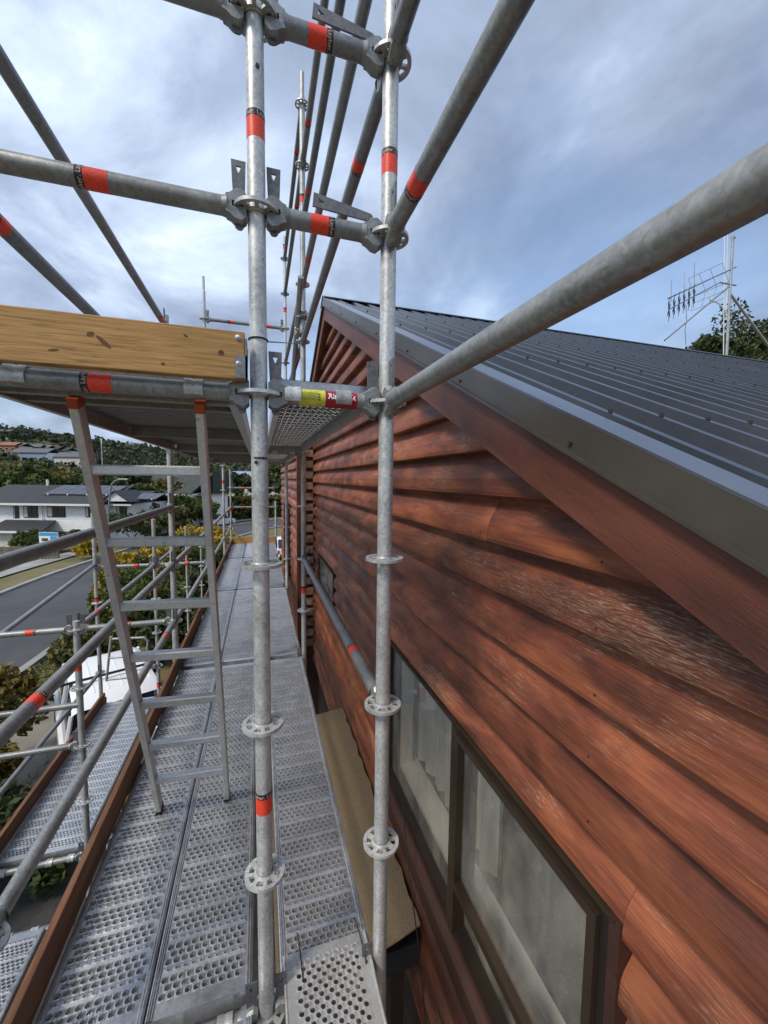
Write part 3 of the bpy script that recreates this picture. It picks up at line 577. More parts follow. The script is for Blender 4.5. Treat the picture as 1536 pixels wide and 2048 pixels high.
# filler strips above and below the windows where a row is cut lengthwise
for (a, b, c, d) in ((WY0-0.034, WY1+0.018, WZ0-0.02, WZ1+0.014), (SY0-0.048, SY1+0.048, SZ0-0.05, SZ1+0.05)):
    for i in rows:
        z0 = Z0+i*EX; z1 = z0+EX
        if z0 < d < z1: board(a, b, z0, z1+0.003, zlo=d)
        if z0 < c < z1: board(a, b, z0, z1, zhi=c)
nl = MB()
for i in rows:
    zz = Z0+i*EX+0.032
    for y in np.arange(-1.0, 6.8, 0.61):
        yy = y+0.02*math.sin(i*3.1)
        if zz > rake(yy)+0.05 or (WY0-0.06 < yy < WY1+0.05 and WZ0-0.1 < zz < WZ1+0.05) or (SY0-.07 < yy < SY1+.07 and SZ0-.07 < zz < SZ1+.07): continue
        nl.tube((WX-0.036, yy, zz), (WX-0.0402, yy, zz), 0.0034, 7)
nn = hb_(nl, 'nail_heads', 'screw', wall_o); nn['kind'] = 'stuff'
# barge boards, flashings and soffits on both rakes
def along(y0, y1, prof, name, m, x0, x1):
    """profile band between two offsets above the rake line"""
    a, b = prof; mb = MB().prism([(y0, rake(y0)+a), (y1, rake(y1)+a), (y1, rake(y1)+b), (y0, rake(y0)+b)], 0, x0, x1); return hb_(mb, name, m, house, smooth=False)
YN = -1.3; YF = 7.45
along(YN, AP-0.001, (0.004, 0.178), 'barge_board', 'barge_wood', 0.790, 0.825); along(AP+0.001, YF, (0.004, 0.178), 'barge_board', 'barge_wood', 0.790, 0.825)
for (a, b) in ((YN, AP-0.001), (AP+0.001, YF)):
    along(a, b, (0.178, 0.266), 'barge_flashing', 'flash_metal', 0.772, 0.783)
    along(a, b, (0.170, 0.1795), 'flashing_lip', 'flash_metal', 0.762, 0.784)
    along(a, b, (0.2665, 0.274), 'flashing_top', 'flange_sky_tint', 0.772, 0.872)
    along(a, b, (0.02, 0.034), 'soffit', 'barge_wood', 0.8255, WX+0.052)
mb = MB()
for y in np.arange(-1.0, 5.1, 0.62): mb.tube((0.7725, y, rake(y)+0.20), (0.766, y, rake(y)+0.20), 0.006, 8)
s_ = hb_(mb, 'flashing_screws', 'screw', house); s_['kind'] = 'stuff'
# ribbed roof sheets
ridge_z = rake(AP)+0.236
cap = MB().prism([(AP-0.17, ridge_z-0.075+0.052), (AP, ridge_z+0.058), (AP+0.17, ridge_z-0.075+0.052), (AP+0.17, ridge_z-0.085+0.052), (AP, ridge_z+0.048), (AP-0.17, ridge_z-0.085+0.052)], 0, 0.765, 12.6)
roof_o = hb_(cap, 'roof', 'roof_metal', house, smooth=False)
PITCH_X = 0.19; RIB = 0.040
def sheet(x0, nrib, side):
    prof = []
    for k in range(nrib):
        a = x0+k*PITCH_X
        prof += [(a, 0), (a+0.060, 0), (a+0.078, 0.004), (a+0.098, 0), (a+0.118, 0), (a+0.138, RIB), (a+0.166, RIB), (a+0.186, 0)]
    prof.append((x0+nrib*PITCH_X-0.0006, 0))
    yb = YN if side < 0 else YF
    ya = AP+side*0.02; n = len(prof); vs = []
    for y in (ya, yb):
        for (x, h_) in prof: vs.append((x, y, rake(y)+0.236+h_))
    vs += [(x, y, z-0.004) for x, y, z in vs]
    fs = [(i, i+1, n+i+1, n+i) for i in range(n-1)] + [(2*n+i, 3*n+i, 3*n+i+1, 2*n+i+1) for i in range(n-1)] + [(n+i, n+i+1, 3*n+i+1, 3*n+i) for i in range(n-1)]
    mb = MB(); mb.add(vs, fs); return hb_(mb, 'roof_sheet', 'roof_metal', roof_o, smooth=False)
for k in range(15):
    sheet(0.785+k*4*PITCH_X, 4, -1)
    sheet(0.785+k*4*PITCH_X, 4, 1)
mb = MB()
for k in range(60):
    x = 0.785+k*PITCH_X+0.152
    for q, y in enumerate(np.arange(-0.9, 5.0, 0.9)):
        yy = y+0.0; mb.tube((x, yy, rake(yy)+0.236+RIB-0.001), (x, yy, rake(yy)+0.236+RIB+0.009), 0.0070, 6)
s_ = hb_(mb, 'roof_screws', 'screw', roof_o); s_['kind'] = 'stuff'
# main window
win = hb_(MB().box((WX-0.040, WY0, WZ1-0.026), (WX+0.075, WY1, WZ1)).box((WX-0.030, WY0, WZ0), (WX+0.075, WY1, WZ0+0.05))
          .box((WX-0.0405, WY0, WZ0+0.0501), (WX+0.075, WY0+0.026, WZ1-0.0261)).box((WX-0.0405, WY1-0.026, WZ0+0.0501), (WX+0.075, WY1, WZ1-0.0261)), 'window', 'bronze_dark', house, smooth=False)
MY = 1.607
hb_(MB().box((WX-0.044, MY-0.034, WZ0+0.02), (WX+0.07, MY-0.003, WZ1-0.0265)).box((WX-0.041, MY+0.0, WZ0+0.02), (WX+0.07, MY+0.034, WZ1-0.0265)), 'mullion', 'bronze', win, smooth=False)
SB = -1.89
sash = MB()
sash.box((WX-0.058, WY0+0.028, WZ1-0.058), (WX+0.0, MY-0.036, WZ1-0.029)).box((WX-0.058, WY0+0.028, SB-0.02), (WX+0.0, MY-0.036, SB+0.022))
sash.box((WX-0.0585, WY0+0.028, SB+0.0221), (WX+0.0, WY0+0.058, WZ1-0.0581)).box((WX-0.0585, MY-0.064, SB+0.0221), (WX+0.0, MY-0.0365, WZ1-0.0581))
hb_(sash, 'opening_sash', 'bronze', win, smooth=False)
hb_(MB().box((WX-0.030, WY0+0.05, SB-0.06), (WX+0.05, MY-0.04, SB-0.021)), 'transom_bar', 'bronze_dark', win, smooth=False)
hb_(MB().box((WX-0.022, WY0+0.056, SB+0.02), (WX-0.016, MY-0.062, WZ1-0.057)), 'pane', 'glass', win, smooth=False)
hb_(MB().box((WX+0.018, MY+0.033, WZ0+0.048), (WX+0.024, WY1-0.025, WZ1-0.025)), 'pane', 'glass', win, smooth=False)
hb_(MB().box((WX+0.018, WY0+0.025, WZ0+0.048), (WX+0.024, MY-0.033, SB-0.058)), 'pane', 'glass', win, smooth=False)
hb_(MB().prism([(WX-0.052, WZ1+0.002), (WX+0.04, WZ1+0.006), (WX+0.04, WZ1+0.010), (WX-0.052, WZ1+0.006)], 1, WY0-0.02, WY1+0.03), 'head_flashing', 'bronze', win, smooth=False)
hb_(MB().prism([(WX-0.075, WZ0-0.055), (WX+0.05, WZ0-0.05), (WX+0.05, WZ0-0.003), (WX-0.04, WZ0-0.012), (WX-0.075, WZ0-0.026)], 1, WY0-0.07, WY1+0.07), 'sill', 'sill_wood', win, smooth=False)
hb_(MB().box((WX-0.055, WY0-0.05, WZ0-0.19), (WX+0.03, WY1+0.05, WZ0-0.058)), 'apron_board', 'sill_wood', win, smooth=False)
# inside of the room
ins = MB().box((WX+0.08, WY0-0.02, WZ0-0.02), (WX+0.22, WY1+0.02, WZ0+0.075)).box((WX+0.08, WY1-0.04, WZ0+0.076), (WX+0.17, WY1+0.012, WZ1-0.011)).box((WX+0.08, WY0-0.012, WZ0+0.076), (WX+0.17, WY0+0.028, WZ1-0.011)).box((WX+0.08, WY0-0.02, WZ1-0.01), (WX+0.17, WY1+0.02, WZ1+0.02))
hb_(ins, 'inner_reveal', 'inner_white', win, smooth=False)
room = MB().box((4.2, -0.6, -3.3), (4.3, 4.4, -0.6)).box((WX+0.14, 4.4, -3.3), (4.3, 4.5, -0.6))
hb_(room, 'room_walls', 'inner_wall', house, smooth=False)
hb_(MB().box((WX+0.14, -0.7, -0.599), (4.3, 4.5, -0.5)), 'room_ceiling', 'inner_white', house, smooth=False)
hb_(MB().box((WX+0.14, -0.7, -3.4), (4.3, 4.5, -3.301)), 'room_floor', 'carpet', house, smooth=False)
def curtain(y0, y1, z0, z1, x):
    n = 40; vs = []
    for i in range(n+1):
        y = y0+(y1-y0)*i/n; xo = x+0.03*math.sin(i*1.15)+0.012*math.sin(i*2.7); vs += [(xo, y, z0), (xo*1.0, y, z1)]
    mb = MB(); mb.add(vs, [(2*i, 2*i+2, 2*i+3, 2*i+1) for i in range(n)]); mb.add([(x_+0.006, y, z) for x_, y, z in vs], [(2*i, 2*i+1, 2*i+3, 2*i+2) for i in range(n)]); return mb
hb_(curtain(1.62, 2.68, WZ0+0.13, -1.1, 1.13), 'net_curtain', 'net', win); hb_(curtain(0.66, 0.92, WZ0+0.13, -1.1, 1.42), 'net_curtain', 'net', win)
hb_(MB().box((WX-0.046, WY0-0.034, WZ0-0.01), (WX+0.03, WY0-0.002, WZ1+0.012)), 'side_trim', 'sill_wood', win, smooth=False)
# a bed with a pale quilt seen through the glass
hb_(MB().box((1.9, 0.3, -3.29), (3.8, 1.7, -2.75)), 'bed', 'curtain', house)
# small window
sw = hb_(MB().box((WX-0.034, SY0, SZ1-0.035), (WX+0.05, SY1, SZ1)).box((WX-0.034, SY0, SZ0), (WX+0.05, SY1, SZ0+0.035)).box((WX-0.0345, SY0, SZ0+0.0351), (WX+0.05, SY0+0.035, SZ1-0.0351)).box((WX-0.0345, SY1-0.035, SZ0+0.0351), (WX+0.05, SY1, SZ1-0.0351)), 'window', 'bronze', house, smooth=False)
hb_(MB().box((WX-0.008, SY0+0.034, SZ0+0.034), (WX-0.002, SY1-0.034, SZ1-0.034)), 'pane', 'glass', sw, smooth=False)
hb_(MB().box((WX+0.056, SY0-0.02, SZ0-0.1), (WX+0.07, SY1+0.02, SZ1+0.1)), 'blind', 'inner_white', sw, smooth=False)
# projecting wing beyond the gable
WG = 0.64; wing = hb_(MB().box((WG+0.05, 6.93, -5.85), (5.0, 12.6, 1.35)), 'wing_wall', 'dark_timber', house, smooth=False)
i = 0
for i in range(-19, 6):
    z0 = Z0+i*EX+0.05
    for (s, e) in (((7.02, 12.6),) if not (-2.4 < z0 < -0.62) else ((7.02, 8.7), (11.2, 12.6))): board(s, e, z0, z0+EX+0.003, parent=wing, wx=WG, rk=False)
hb_(MB().box((WG-0.045, 6.90, -5.85), (WG+0.03, 7.018, 1.35)), 'corner_board', 'barge_wood', wing, smooth=False)
ww = hb_(MB().box((WG-0.03, 8.72, -2.3), (WG+0.045, 11.18, -2.24)).box((WG-0.03, 8.72, -0.68), (WG+0.045, 11.18, -0.62)).box((WG-0.03, 8.72, -2.239), (WG+0.045, 8.78, -0.681)).box((WG-0.03, 11.12, -2.239), (WG+0.045, 11.18, -0.681)).box((WG-0.04, 9.5, -2.239), (WG+0.045, 9.56, -0.681)).box((WG-0.04, 10.3, -2.239), (WG+0.045, 10.36, -0.681)), 'window', 'bronze', house, smooth=False)
for a in (8.78, 9.56, 10.36): hb_(MB().box((WG+0.0, a+0.001, -2.238), (WG+0.006, a+0.7, -0.682)), 'pane', 'far_glass', ww, smooth=False)
# stepped ends of the lapped boards on the return wall between wing and gable
for i in range(-18, 6):
    z0 = Z0+i*EX+0.05; hb_(MB().prism([(WG+0.033+random.uniform(0, .008), z0+0.02), (WX-0.035, z0+0.012), (WX-0.035, z0+0.135), (WG+0.033, z0+0.128)], 1, 6.895+random.uniform(-.01, .005), 6.935), 'board_end', 'board_end', wing, smooth=False)
wr = MB().prism([(0.50, 1.36), (5.0, 2.05), (5.0, 2.16), (0.50, 1.47)], 1, 6.88, 12.8); hb_(wr, 'wing_roof', 'flash_metal', house, smooth=False)
hb_(MB().box((0.485, 6.86, 1.30), (0.5, 12.82, 1.50)), 'wing_fascia', 'flash_metal', house, smooth=False)
hb_(MB().prism([(0.52, 1.16), (1.4, 1.16), (1.4, 1.60), (0.52, 1.355)], 1, 6.885, 6.925), 'wing_gable_board', 'barge_wood', house, smooth=False)
# lean-to roof with mineral sheet below the window
lean = thing('lean_to_roof', 'low lean-to roof covered with tan mineral sheet between wall and scaffold deck', 'lean-to roof', (0.5, 3.0, -2.6))
def wl(mb, name, m, parent, **kw): return hb_(mb, name, m, parent, **kw)
n = 26; vs = []; fs = []
for i in range(n+1):
    y = 1.93+(4.22-1.93)*i/n
    for j in range(7):
        x = 0.05+(0.845+0.008*math.sin(i*2.1)+0.01*random.random()-0.05)*j/6
        yy = y-(0.10*(1-j/6) if i == 0 else 0)+(0.012*random.random() if i == 0 else 0)
        vs.append((x, yy, -2.545-0.10*(1-j/6)))
for i in range(n):
    for j in range(6): a = i*7+j; fs.append((a, a+1, a+8, a+7))
k = len(vs); vs2 = [(x, y, z-0.012) for x, y, z in vs]
mb = MB(); mb.add(vs, fs); mb.add(vs2, [tuple(reversed(f)) for f in fs])
edge = [i*7 for i in range(n+1)] + [n*7+j for j in range(1, 7)] + [i*7+6 for i in range(n-1, -1, -1)] + [j for j in range(5, 0, -1)]
mb.f += [(edge[i], edge[(i+1) % len(edge)], k+edge[(i+1) % len(edge)], k+edge[i]) for i in range(len(edge))]; mb.mi = [0]*len(mb.f)
wl(mb, 'mineral_sheet', 'granule', lean)
wl(MB().box((0.06, 1.95, -2.82), (0.84, 4.20, -2.675)), 'roof_frame', 'paper_black', lean, smooth=False)
for y in (2.0, 4.14): wl(MB().box((0.10, y, -5.85), (0.18, y+0.08, -2.821)), 'post', 'dark_timber', lean, smooth=False); wl(MB().box((0.7, y, -5.85), (0.78, y+0.08, -2.821)), 'post', 'dark_timber', lean, smooth=False)
low = thing('lower_lean_to', 'lower tan mineral sheet roof in shade below the window sill', 'lean-to roof', (0.5, 0.6, -3.5))
wl(MB().box((0.3, -0.6, -3.52), (0.845, 1.62, -3.5)), 'mineral_sheet', 'granule', low, smooth=False); wl(MB().box((0.31, -0.58, -3.7), (0.84, 1.6, -3.521)), 'roof_frame', 'paper_black', low, smooth=False)
for y in (-0.5, 1.5): wl(MB().box((0.4, y, -5.85), (0.48, y+0.08, -3.701)), 'post', 'dark_timber', low, smooth=False)
cb = MB(); pts = [onX(805, 1600, 0.80), onX(812, 1690, 0.78), onX(825, 1800, 0.74), onX(838, 1900, 0.72), onX(850, 2030, 0.70), Vector((0.72, 1.25, -3.48))]
cb.pipe(pts, 0.0032, 6); tag(cb.build('hanging_cable', 'black_plastic'), 'thin black cable hanging past the tan lean-to roof below the window', 'cable')
# ------------------------------------------------------------------ antennas on the ridge
an = thing('roof_antenna', 'twin television antennas on a stayed mast behind the metal roof ridge', 'antenna', (7.75, 5.35, 2.2))
mast = onY(1452, 705, 5.35); 
def ap(px, py, y=5.35): return onY(px, py, y)
wl(MB().tube(ap(1453, 712), ap(1466, 476), 0.022, 8).tube(ap(1466, 476)-Vector((.02, 0, 0)), ap(1466, 476)+Vector((.03, 0, .006)), 0.03, 6), 'mast', 'galv', an)
wl(MB().tube(ap(1447, 712), ap(1449, 452), 0.008, 6).tube(ap(1452, 640), ap(1455, 449), 0.006, 6), 'whip', 'label_white', an)
wl(MB().tube(ap(1329, 681), ap(1458, 573), 0.014, 8), 'stay', 'galv_dull_shade', an); wl(MB().tube(ap(1461, 588), ap(1545, 703), 0.02, 8), 'stay', 'alu', an)
wl(MB().tube(ap(1336, 597), ap(1472, 534), 0.012, 6), 'boom', 'galv_dull_shade', an)
wl(MB().tube(ap(1338, 619), ap(1440, 565), 0.010, 6).tube(ap(1440, 565), ap(1472, 571), 0.012, 6), 'boom', 'galv_dull_shade', an)
el = MB()
for i in range(6):
    f = i/5; p = ap(1338+f*50, 619-f*27)
    for s in (-1, 1):
        el.tube(p, p+Vector((0.045*s, 0.02*s, 0.10)), 0.009, 5); el.tube(p, p+Vector((0.045*s, 0.02*s, -0.10)), 0.009, 5)
        el.tube(p+Vector((.045*s, .02*s, .10)), p+Vector((.075*s, .06*s, .17)), 0.004, 5); el.tube(p+Vector((.045*s, .02*s, -.10)), p+Vector((.075*s, .06*s, -.17)), 0.004, 5)
wl(el, 'director', 'bronze_dark', an)
for (px, py, top_) in ((1342, 597, 560), (1368, 583, 545), (1388, 573, 525)): wl(MB().tube(ap(px, py+6), ap(px+1, top_), 0.008, 6), 'dipole', 'galv', an)
gr = MB(); a = ap(1420, 545); b = ap(1424, 612)
for k in range(0, 9, 2):
    p = a.lerp(b, k/8); gr.tube(p+Vector((-.13*(abs(k-4)/4), -0.28, 0)), p+Vector((-.13*(abs(k-4)/4), 0.28, 0)), 0.004, 5)
for s in (-0.28, -0.09, 0.09, 0.28):
    q = [a.lerp(b, k/8)+Vector((-.13*(abs(k-4)/4), s, 0)) for k in range(9)]; gr.pipe(q, 0.003, 5)
wl(gr, 'reflector', 'galv_dull_shade', an)
cpts = [ap(1417, 578), ap(1420, 600), ap(1436, 606), ap(1446, 618)]; wl(MB().pipe(cpts, 0.010, 6), 'lead', 'label_white', an)
wl(MB().pipe([ap(1372, 610), ap(1373, 640), ap(1370, 660), ap(1372, 690)], 0.006, 5), 'lead', 'galv_dull_shade', an)
# ------------------------------------------------------------------ scaffold kit
TR = 0.02415; ZR = 0.242; Y0 = 1.24; BAY = 2.57
def zk(k): return ZR+0.5*k
def yb(b): return (Y0+BAY*b) if b < 4 else Y0+BAY*3+2.07*(b-3)
XL, XR, XO, X2, X3 = 0.0, 0.388, -0.73, -1.46, -2.19
def rosette_mesh():
    mb = MB(); h = 0.0048
    def ring(r0, r1, h, n=40):
        vs = []; fs = []
        for i in range(n):
            a = 2*math.pi*i/n; c, s = math.cos(a), math.sin(a); vs += [(r0*c, r0*s, -h), (r1*c, r1*s, -h), (r1*c, r1*s, h), (r0*c, r0*s, h)]
        for i in range(n):
            j = (i+1) % n
            for q in range(4): fs.append((4*i+q, 4*j+q, 4*j+(q+1) % 4, 4*i+(q+1) % 4))
        mb.add(vs, fs)
    ring(0.0500, 0.0620, h); ring(0.0236, 0.0335, h)
    for i in range(8):
        a = 2*math.pi*(i+0.5)/8; c, s = math.cos(a), math.sin(a); w = 0.0062 if i % 2 else 0.0082; H = h-0.0006
        def P(r, t, z): return (r*c-t*s, r*s+t*c, z)
        vs = [P(r, t, z) for z in (-H, H) for r, t in ((0.032, -w*0.8), (0.052, -w), (0.052, w), (0.032, w*0.8))]
        mb.add(vs, [(0, 3, 2, 1), (4, 5, 6, 7), (0, 1, 5, 4), (1, 2, 6, 5), (2, 3, 7, 6), (3, 0, 4, 7)])
    mb.tube((0, 0, -0.010), (0, 0, -h), 0.0262, 24, 0.0285, caps=False); mb.tube((0, 0, h), (0, 0, 0.010), 0.0285, 24, 0.0262, caps=False)
    return mb.mesh('rosette', 'galv')
ROS = rosette_mesh()
def head_mesh(m):
    mb = MB()
    up = [(0.0265, 0.0075), (0.0265, 0.034), (0.040, 0.046), (0.056, 0.043), (0.069, 0.031), (0.080, 0.0265), (0.080, 0.0005), (0.0638, 0.0005), (0.0638, 0.0075)]
    for (poly, w) in ((up, 0.021),):
        # upper and lower jaw, chamfered on both sides
        for s in (1, -1):
            pp = [(x, s*z) for x, z in poly]
            n = len(pp); lay = []
            for t, k in ((-w, 0.86), (-w*0.62, 1.0), (w*0.62, 1.0), (w, 0.86)):
                lay.append([(x, t, z*k if abs(z) > 0.01 else z) for x, z in pp])
            vs = [p for l in lay for p in l]; fs = [tuple(range(n)), tuple(range(4*n-1, 3*n-1, -1))]
            for l in range(3):
                for i in range(n): j = (i+1) % n; fs.append((l*n+i, l*n+j, (l+1)*n+j, (l+1)*n+i))
            mb.add(vs, fs)
    mb.tube((0.077, 0, 0), (0.090, 0, 0), 0.0275, 24, 0.0246, caps=False)
    return mb.mesh('ledger_head', m, angle=30)
HEAD = {m: head_mesh(m) for m in ('galv', 'galv_dull_shade', 'galv_rail_shade')}
def wedge_mesh(m):
    mb = MB(); t = 0.003
    o = [(-0.019, 0.062), (0.019, 0.062), (0.017, 0.006), (-0.017, 0.006)]; hl = [(-0.0075, 0.047), (0.0075, 0.047), (0.001, 0.030), (-0.001, 0.030)]
    vs = [(x, y, z) for y in (-t, t) for x, z in o+hl]; fs = []
    for i in range(4):
        j = (i+1) % 4; fs += [(i, j, 4+j, 4+i), (8+i, 12+i, 12+j, 8+j), (i, 8+i, 8+j, j), (4+i, 4+j, 12+j, 12+i)]
    mb.add(vs, fs)
    mb.add([(x, y, z) for y in (-t, t) for x, z in [(-0.017, 0.006), (0.017, 0.006), (0.011, -0.112), (0.004, -0.118), (-0.006, -0.118), (-0.011, -0.112)]],
           [(5, 4, 3, 2, 1, 0), (6, 7, 8, 9, 10, 11)] + [(i, (i+1) % 6, 6+(i+1) % 6, 6+i) for i in range(6)])
    return mb.mesh('wedge', m, smooth=False)
WEDGE = wedge_mesh('wedge_steel')
# stickers: red band, black strip, lettering bent round the tube
def text_mesh(txt, size, m, radius, turns=1, phase=0.0):
    cu = bpy.data.curves.new('t', 'FONT'); cu.body = txt; cu.size = size; cu.align_x = 'CENTER'; cu.align_y = 'CENTER'; cu.resolution_u = 3
    to = bpy.data.objects.new('t', cu); C.objects.link(to); bpy.context.view_layer.update()
    me = bpy.data.meshes.new_from_object(to.evaluated_get(bpy.context.evaluated_depsgraph_get())); bpy.data.objects.remove(to)
    vs = [tuple(v.co) for v in me.vertices]; fs = [tuple(p.vertices) for p in me.polygons]; bpy.data.meshes.remove(me)
    mb = MB()
    for k in range(turns):
        ph = phase+2*math.pi*k/turns
        mb.add([(radius*math.cos(x/radius+ph), radius*math.sin(x/radius+ph), y) for x, y, z in vs], fs)
    me = bpy.data.meshes.new('lettering'); me.from_pydata(mb.v, [], mb.f); me.materials.append(M[m]); return me
def band(r, z0, z1, m, name, n=28, ragged=0.0, a0=0.0, a1=2*math.pi):
    vs = []; N_ = n+1
    for i in range(N_):
        a = a0+(a1-a0)*i/n; dz = ragged*math.sin(i*2.3)*0.5+ragged*math.sin(i*5.1)*0.4
        vs += [(r*math.cos(a), r*math.sin(a), z0+dz), (r*math.cos(a), r*math.sin(a), z1)]
    mb = MB(); mb.add(vs, [(2*i, 2*i+2, 2*i+3, 2*i+1) for i in range(n)]); return mb.mesh(name, m, angle=80)
BRED = band(TR+0.0005, -0.030, 0.0222, 'label_red', 'label_band', ragged=0.0012); BBLK = band(TR+0.0007, 0.022, 0.0395, 'label_black', 'name_strip')
LET = text_mesh('Layher.', 0.0165, 'label_ink', TR+0.0011, 3); 
for v in LET.vertices: v.co.z += 0.0305
def sticker(parent, loc, mx=None, far=False, spin=0.0):
    m0 = Matrix.Translation(loc) @ (mx or Matrix.Identity(4)) @ Matrix.Rotation(spin, 4, 'Z')
    b = obj('label_band', BRED, parent, mx=m0); obj('name_strip', BBLK, b)
    if not far: obj('lettering', LET, b)
    return b
ALONG_X = Matrix.Rotation(R_(90), 4, 'Y')
def standard(x, y, z0, z1, ks, label, group=None, labels=(), joints=(), base=False, far=False, spigot=False, bolts=()):
    t = thing('scaffold_standard', label, 'scaffold standard', (x, y, z0), 0, group)
    mb = MB(); n = 28 if not far else 14; cuts = sorted(joints)+[z1]; a = z0
    for j in cuts:
        mb.tube((0, 0, a-z0), (0, 0, j-z0-(0.0015 if j != z1 else 0)), TR, n)
        if j != z1: mb.tube((0, 0, j-z0-0.002), (0, 0, j-z0+0.001), TR-0.0022, n, caps=False)
        a = j
    if spigot: mb.tube((0, 0, z1-z0-0.001), (0, 0, z1-z0+0.20), 0.0188, n); mb.tube((0, 0, z1-z0-0.02), (0, 0, z1-z0+0.02), TR+0.0004, n, 0.0188)
    mb.build('tube', 'galv', t)
    for k in ks: obj('rosette', ROS, t, (0, 0, zk(k)-z0), rot=(0, 0, R_(22.5)))
    for (z, sp) in labels: sticker(t, (0, 0, z-z0), far=far, spin=sp)
    for (z, ang) in bolts:
        d = Vector((math.cos(ang), math.sin(ang), 0)); q = Vector((0, 0, z-z0))
        MB().tube(q+d*(TR-0.002), q+d*(TR+0.0035), 0.0056, 12).build('pin', 'screw', t)
    if base: MB().box((-.075, -.075, -0.0), (.075, .075, 0.008)).tube((0, 0, 0.008), (0, 0, 0.16), 0.019, 12).tube((0, 0, .14), (0, 0, .17), 0.032, 10).build('base_plate', 'galv_dull_shade', t)
    return t
def ledger(p0, p1, label, group=None, labels=(), m='galv_rail_shade', heads=(1, 1), wedges=(0, 0), name='scaffold_ledger', cat='scaffold ledger', far=False, spin=0.0):
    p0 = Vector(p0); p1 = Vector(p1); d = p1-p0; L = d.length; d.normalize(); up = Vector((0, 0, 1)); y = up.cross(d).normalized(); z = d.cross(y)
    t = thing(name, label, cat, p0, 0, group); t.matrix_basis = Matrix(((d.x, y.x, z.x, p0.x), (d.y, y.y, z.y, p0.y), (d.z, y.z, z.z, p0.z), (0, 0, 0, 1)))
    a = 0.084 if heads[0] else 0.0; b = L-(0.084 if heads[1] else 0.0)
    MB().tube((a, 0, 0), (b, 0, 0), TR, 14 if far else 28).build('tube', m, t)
    for e in (0, 1):
        if not heads[e]: continue
        mx = Matrix.Identity(4) if e == 0 else Matrix.Translation((L, 0, 0)) @ Matrix.Rotation(math.pi, 4, 'Z')
        hd = obj('ledger_head', HEAD[m], t, mx=mx)
        if wedges[e] == 'lying': wm = Matrix.Translation((0.075, 0.0, 0.050)) @ Matrix.Rotation(R_(84), 4, 'Y') @ Matrix.Translation((0, 0, 0.095))
        else: wm = Matrix.Translation((0.0465, 0, 0.062)) @ Matrix.Rotation(R_(wedges[e]), 4, 'Y')
        obj('wedge', WEDGE, hd, mx=wm)
    for (s, sp, flip) in labels: sticker(t, (s, 0, 0), Matrix.Rotation(R_(90 if not flip else -90), 4, 'Y'), far=far, spin=sp)
    return t
# ---- standards
GZ = -5.9
standard(XL, Y0, GZ, 2.3, range(-11, 5), 'mottled galvanised standard rising through the inner edge of the perforated deck', labels=[(0.955, 3.7), (-1.015, 3.9)], joints=[-0.06], bolts=[(0.045, -1.95), (1.10, -1.3)], base=True)
standard(XR, Y0, -1.93, 2.9, [-3, -2, -1, 0, 1, 2, 3, 4, 5], 'galvanised standard nearest the weatherboards, holding the three raking rails', labels=[(0.95, 4.0)], joints=[1.30], bolts=[(1.42, -1.3)])
standard(XR, yb(1), -1.9, 3.30, [-3, -2, -1, 0, 1, 2, 3, 4, 5, 6], 'tall standard with open spigot top beside the notched board ends', labels=[(-1.06, 3.6), (2.46, 4.0)], far=True, spigot=True)
standard(XR, yb(2), -1.9, 3.55, [-3, -2, -1, 0, 1, 2, 3, 4, 5, 6], 'thin far standard against the sky left of the gable peak', labels=[(2.5, 4.0), (3.4, 4)], far=True)
standard(XO, Y0, GZ, 1.9, range(-11, 4), 'outer standard at the open end of the upper platform, behind the timber end board', base=True)
standard(XO, yb(1), GZ, 1.33, range(-11, 3), 'outer standard standing between the ladder stiles, cut off above the end board', base=True, joints=[-0.3])
standard(XO, yb(2), GZ, 2.62, range(-11, 5), 'outer standard carrying the far upper end rail above the platform', base=True, far=True, spigot=True)
for b in (1, 2, 3): standard(XL, yb(b), GZ, 1.5 if b < 3 else 0.3, range(-11, 3 if b < 3 else 1), 'inner standard in line behind the mottled front standard', 'inner standards in line', base=True, far=True)
standard(XO, yb(3), GZ, 0.26, range(-11, 1), 'outer standard with red sticker near the far end of the long deck', labels=[(-0.10, 4.0)], base=True, far=True)
standard(XO, yb(4), GZ, 0.22, range(-11, 0), 'corner standard at the far end of the long deck', labels=[(-0.85, 4.0)], base=True, far=True)
standard(XR, yb(4), GZ, -0.6, range(-11, -1), 'short corner standard at the far deck end beside the wing wall', base=True, far=True)
standard(X2, yb(1), GZ, -1.19, range(-11, -2), 'short open topped standard of the lower walkway, with four rosettes in view', labels=[(-1.58, 4.2)], base=True)
standard(X2, yb(2), GZ, -0.60, range(-11, -2), 'slim standard of the lower walkway behind the golden shrub rails', base=True, labels=[(-3.05, 4)], far=True)
standard(X3, yb(2), GZ, -0.50, range(-11, -2), 'slim standard out by the street with red sticker above a rosette', labels=[(-1.72, 4.1)], base=True, far=True)
standard(X2, yb(3), GZ, -1.0, range(-11, -2), 'thin far standard of the lower walkway with red sticker low down', labels=[(-2.55, 4)], base=True, far=True)
standard(X2, yb(4), GZ, -1.5, range(-11, -3), 'thinnest far standard of the lower walkway', labels=[(-2.6, 4)], base=True, far=True)
standard(X3, yb(1), GZ, -1.2, range(-11, -2), 'outermost standard by the street holding the low cross rail', base=True)
standard(X2, Y0, GZ, -2.7, range(-11, -5), 'lower walkway standard beside the concrete plinth gap', base=True)
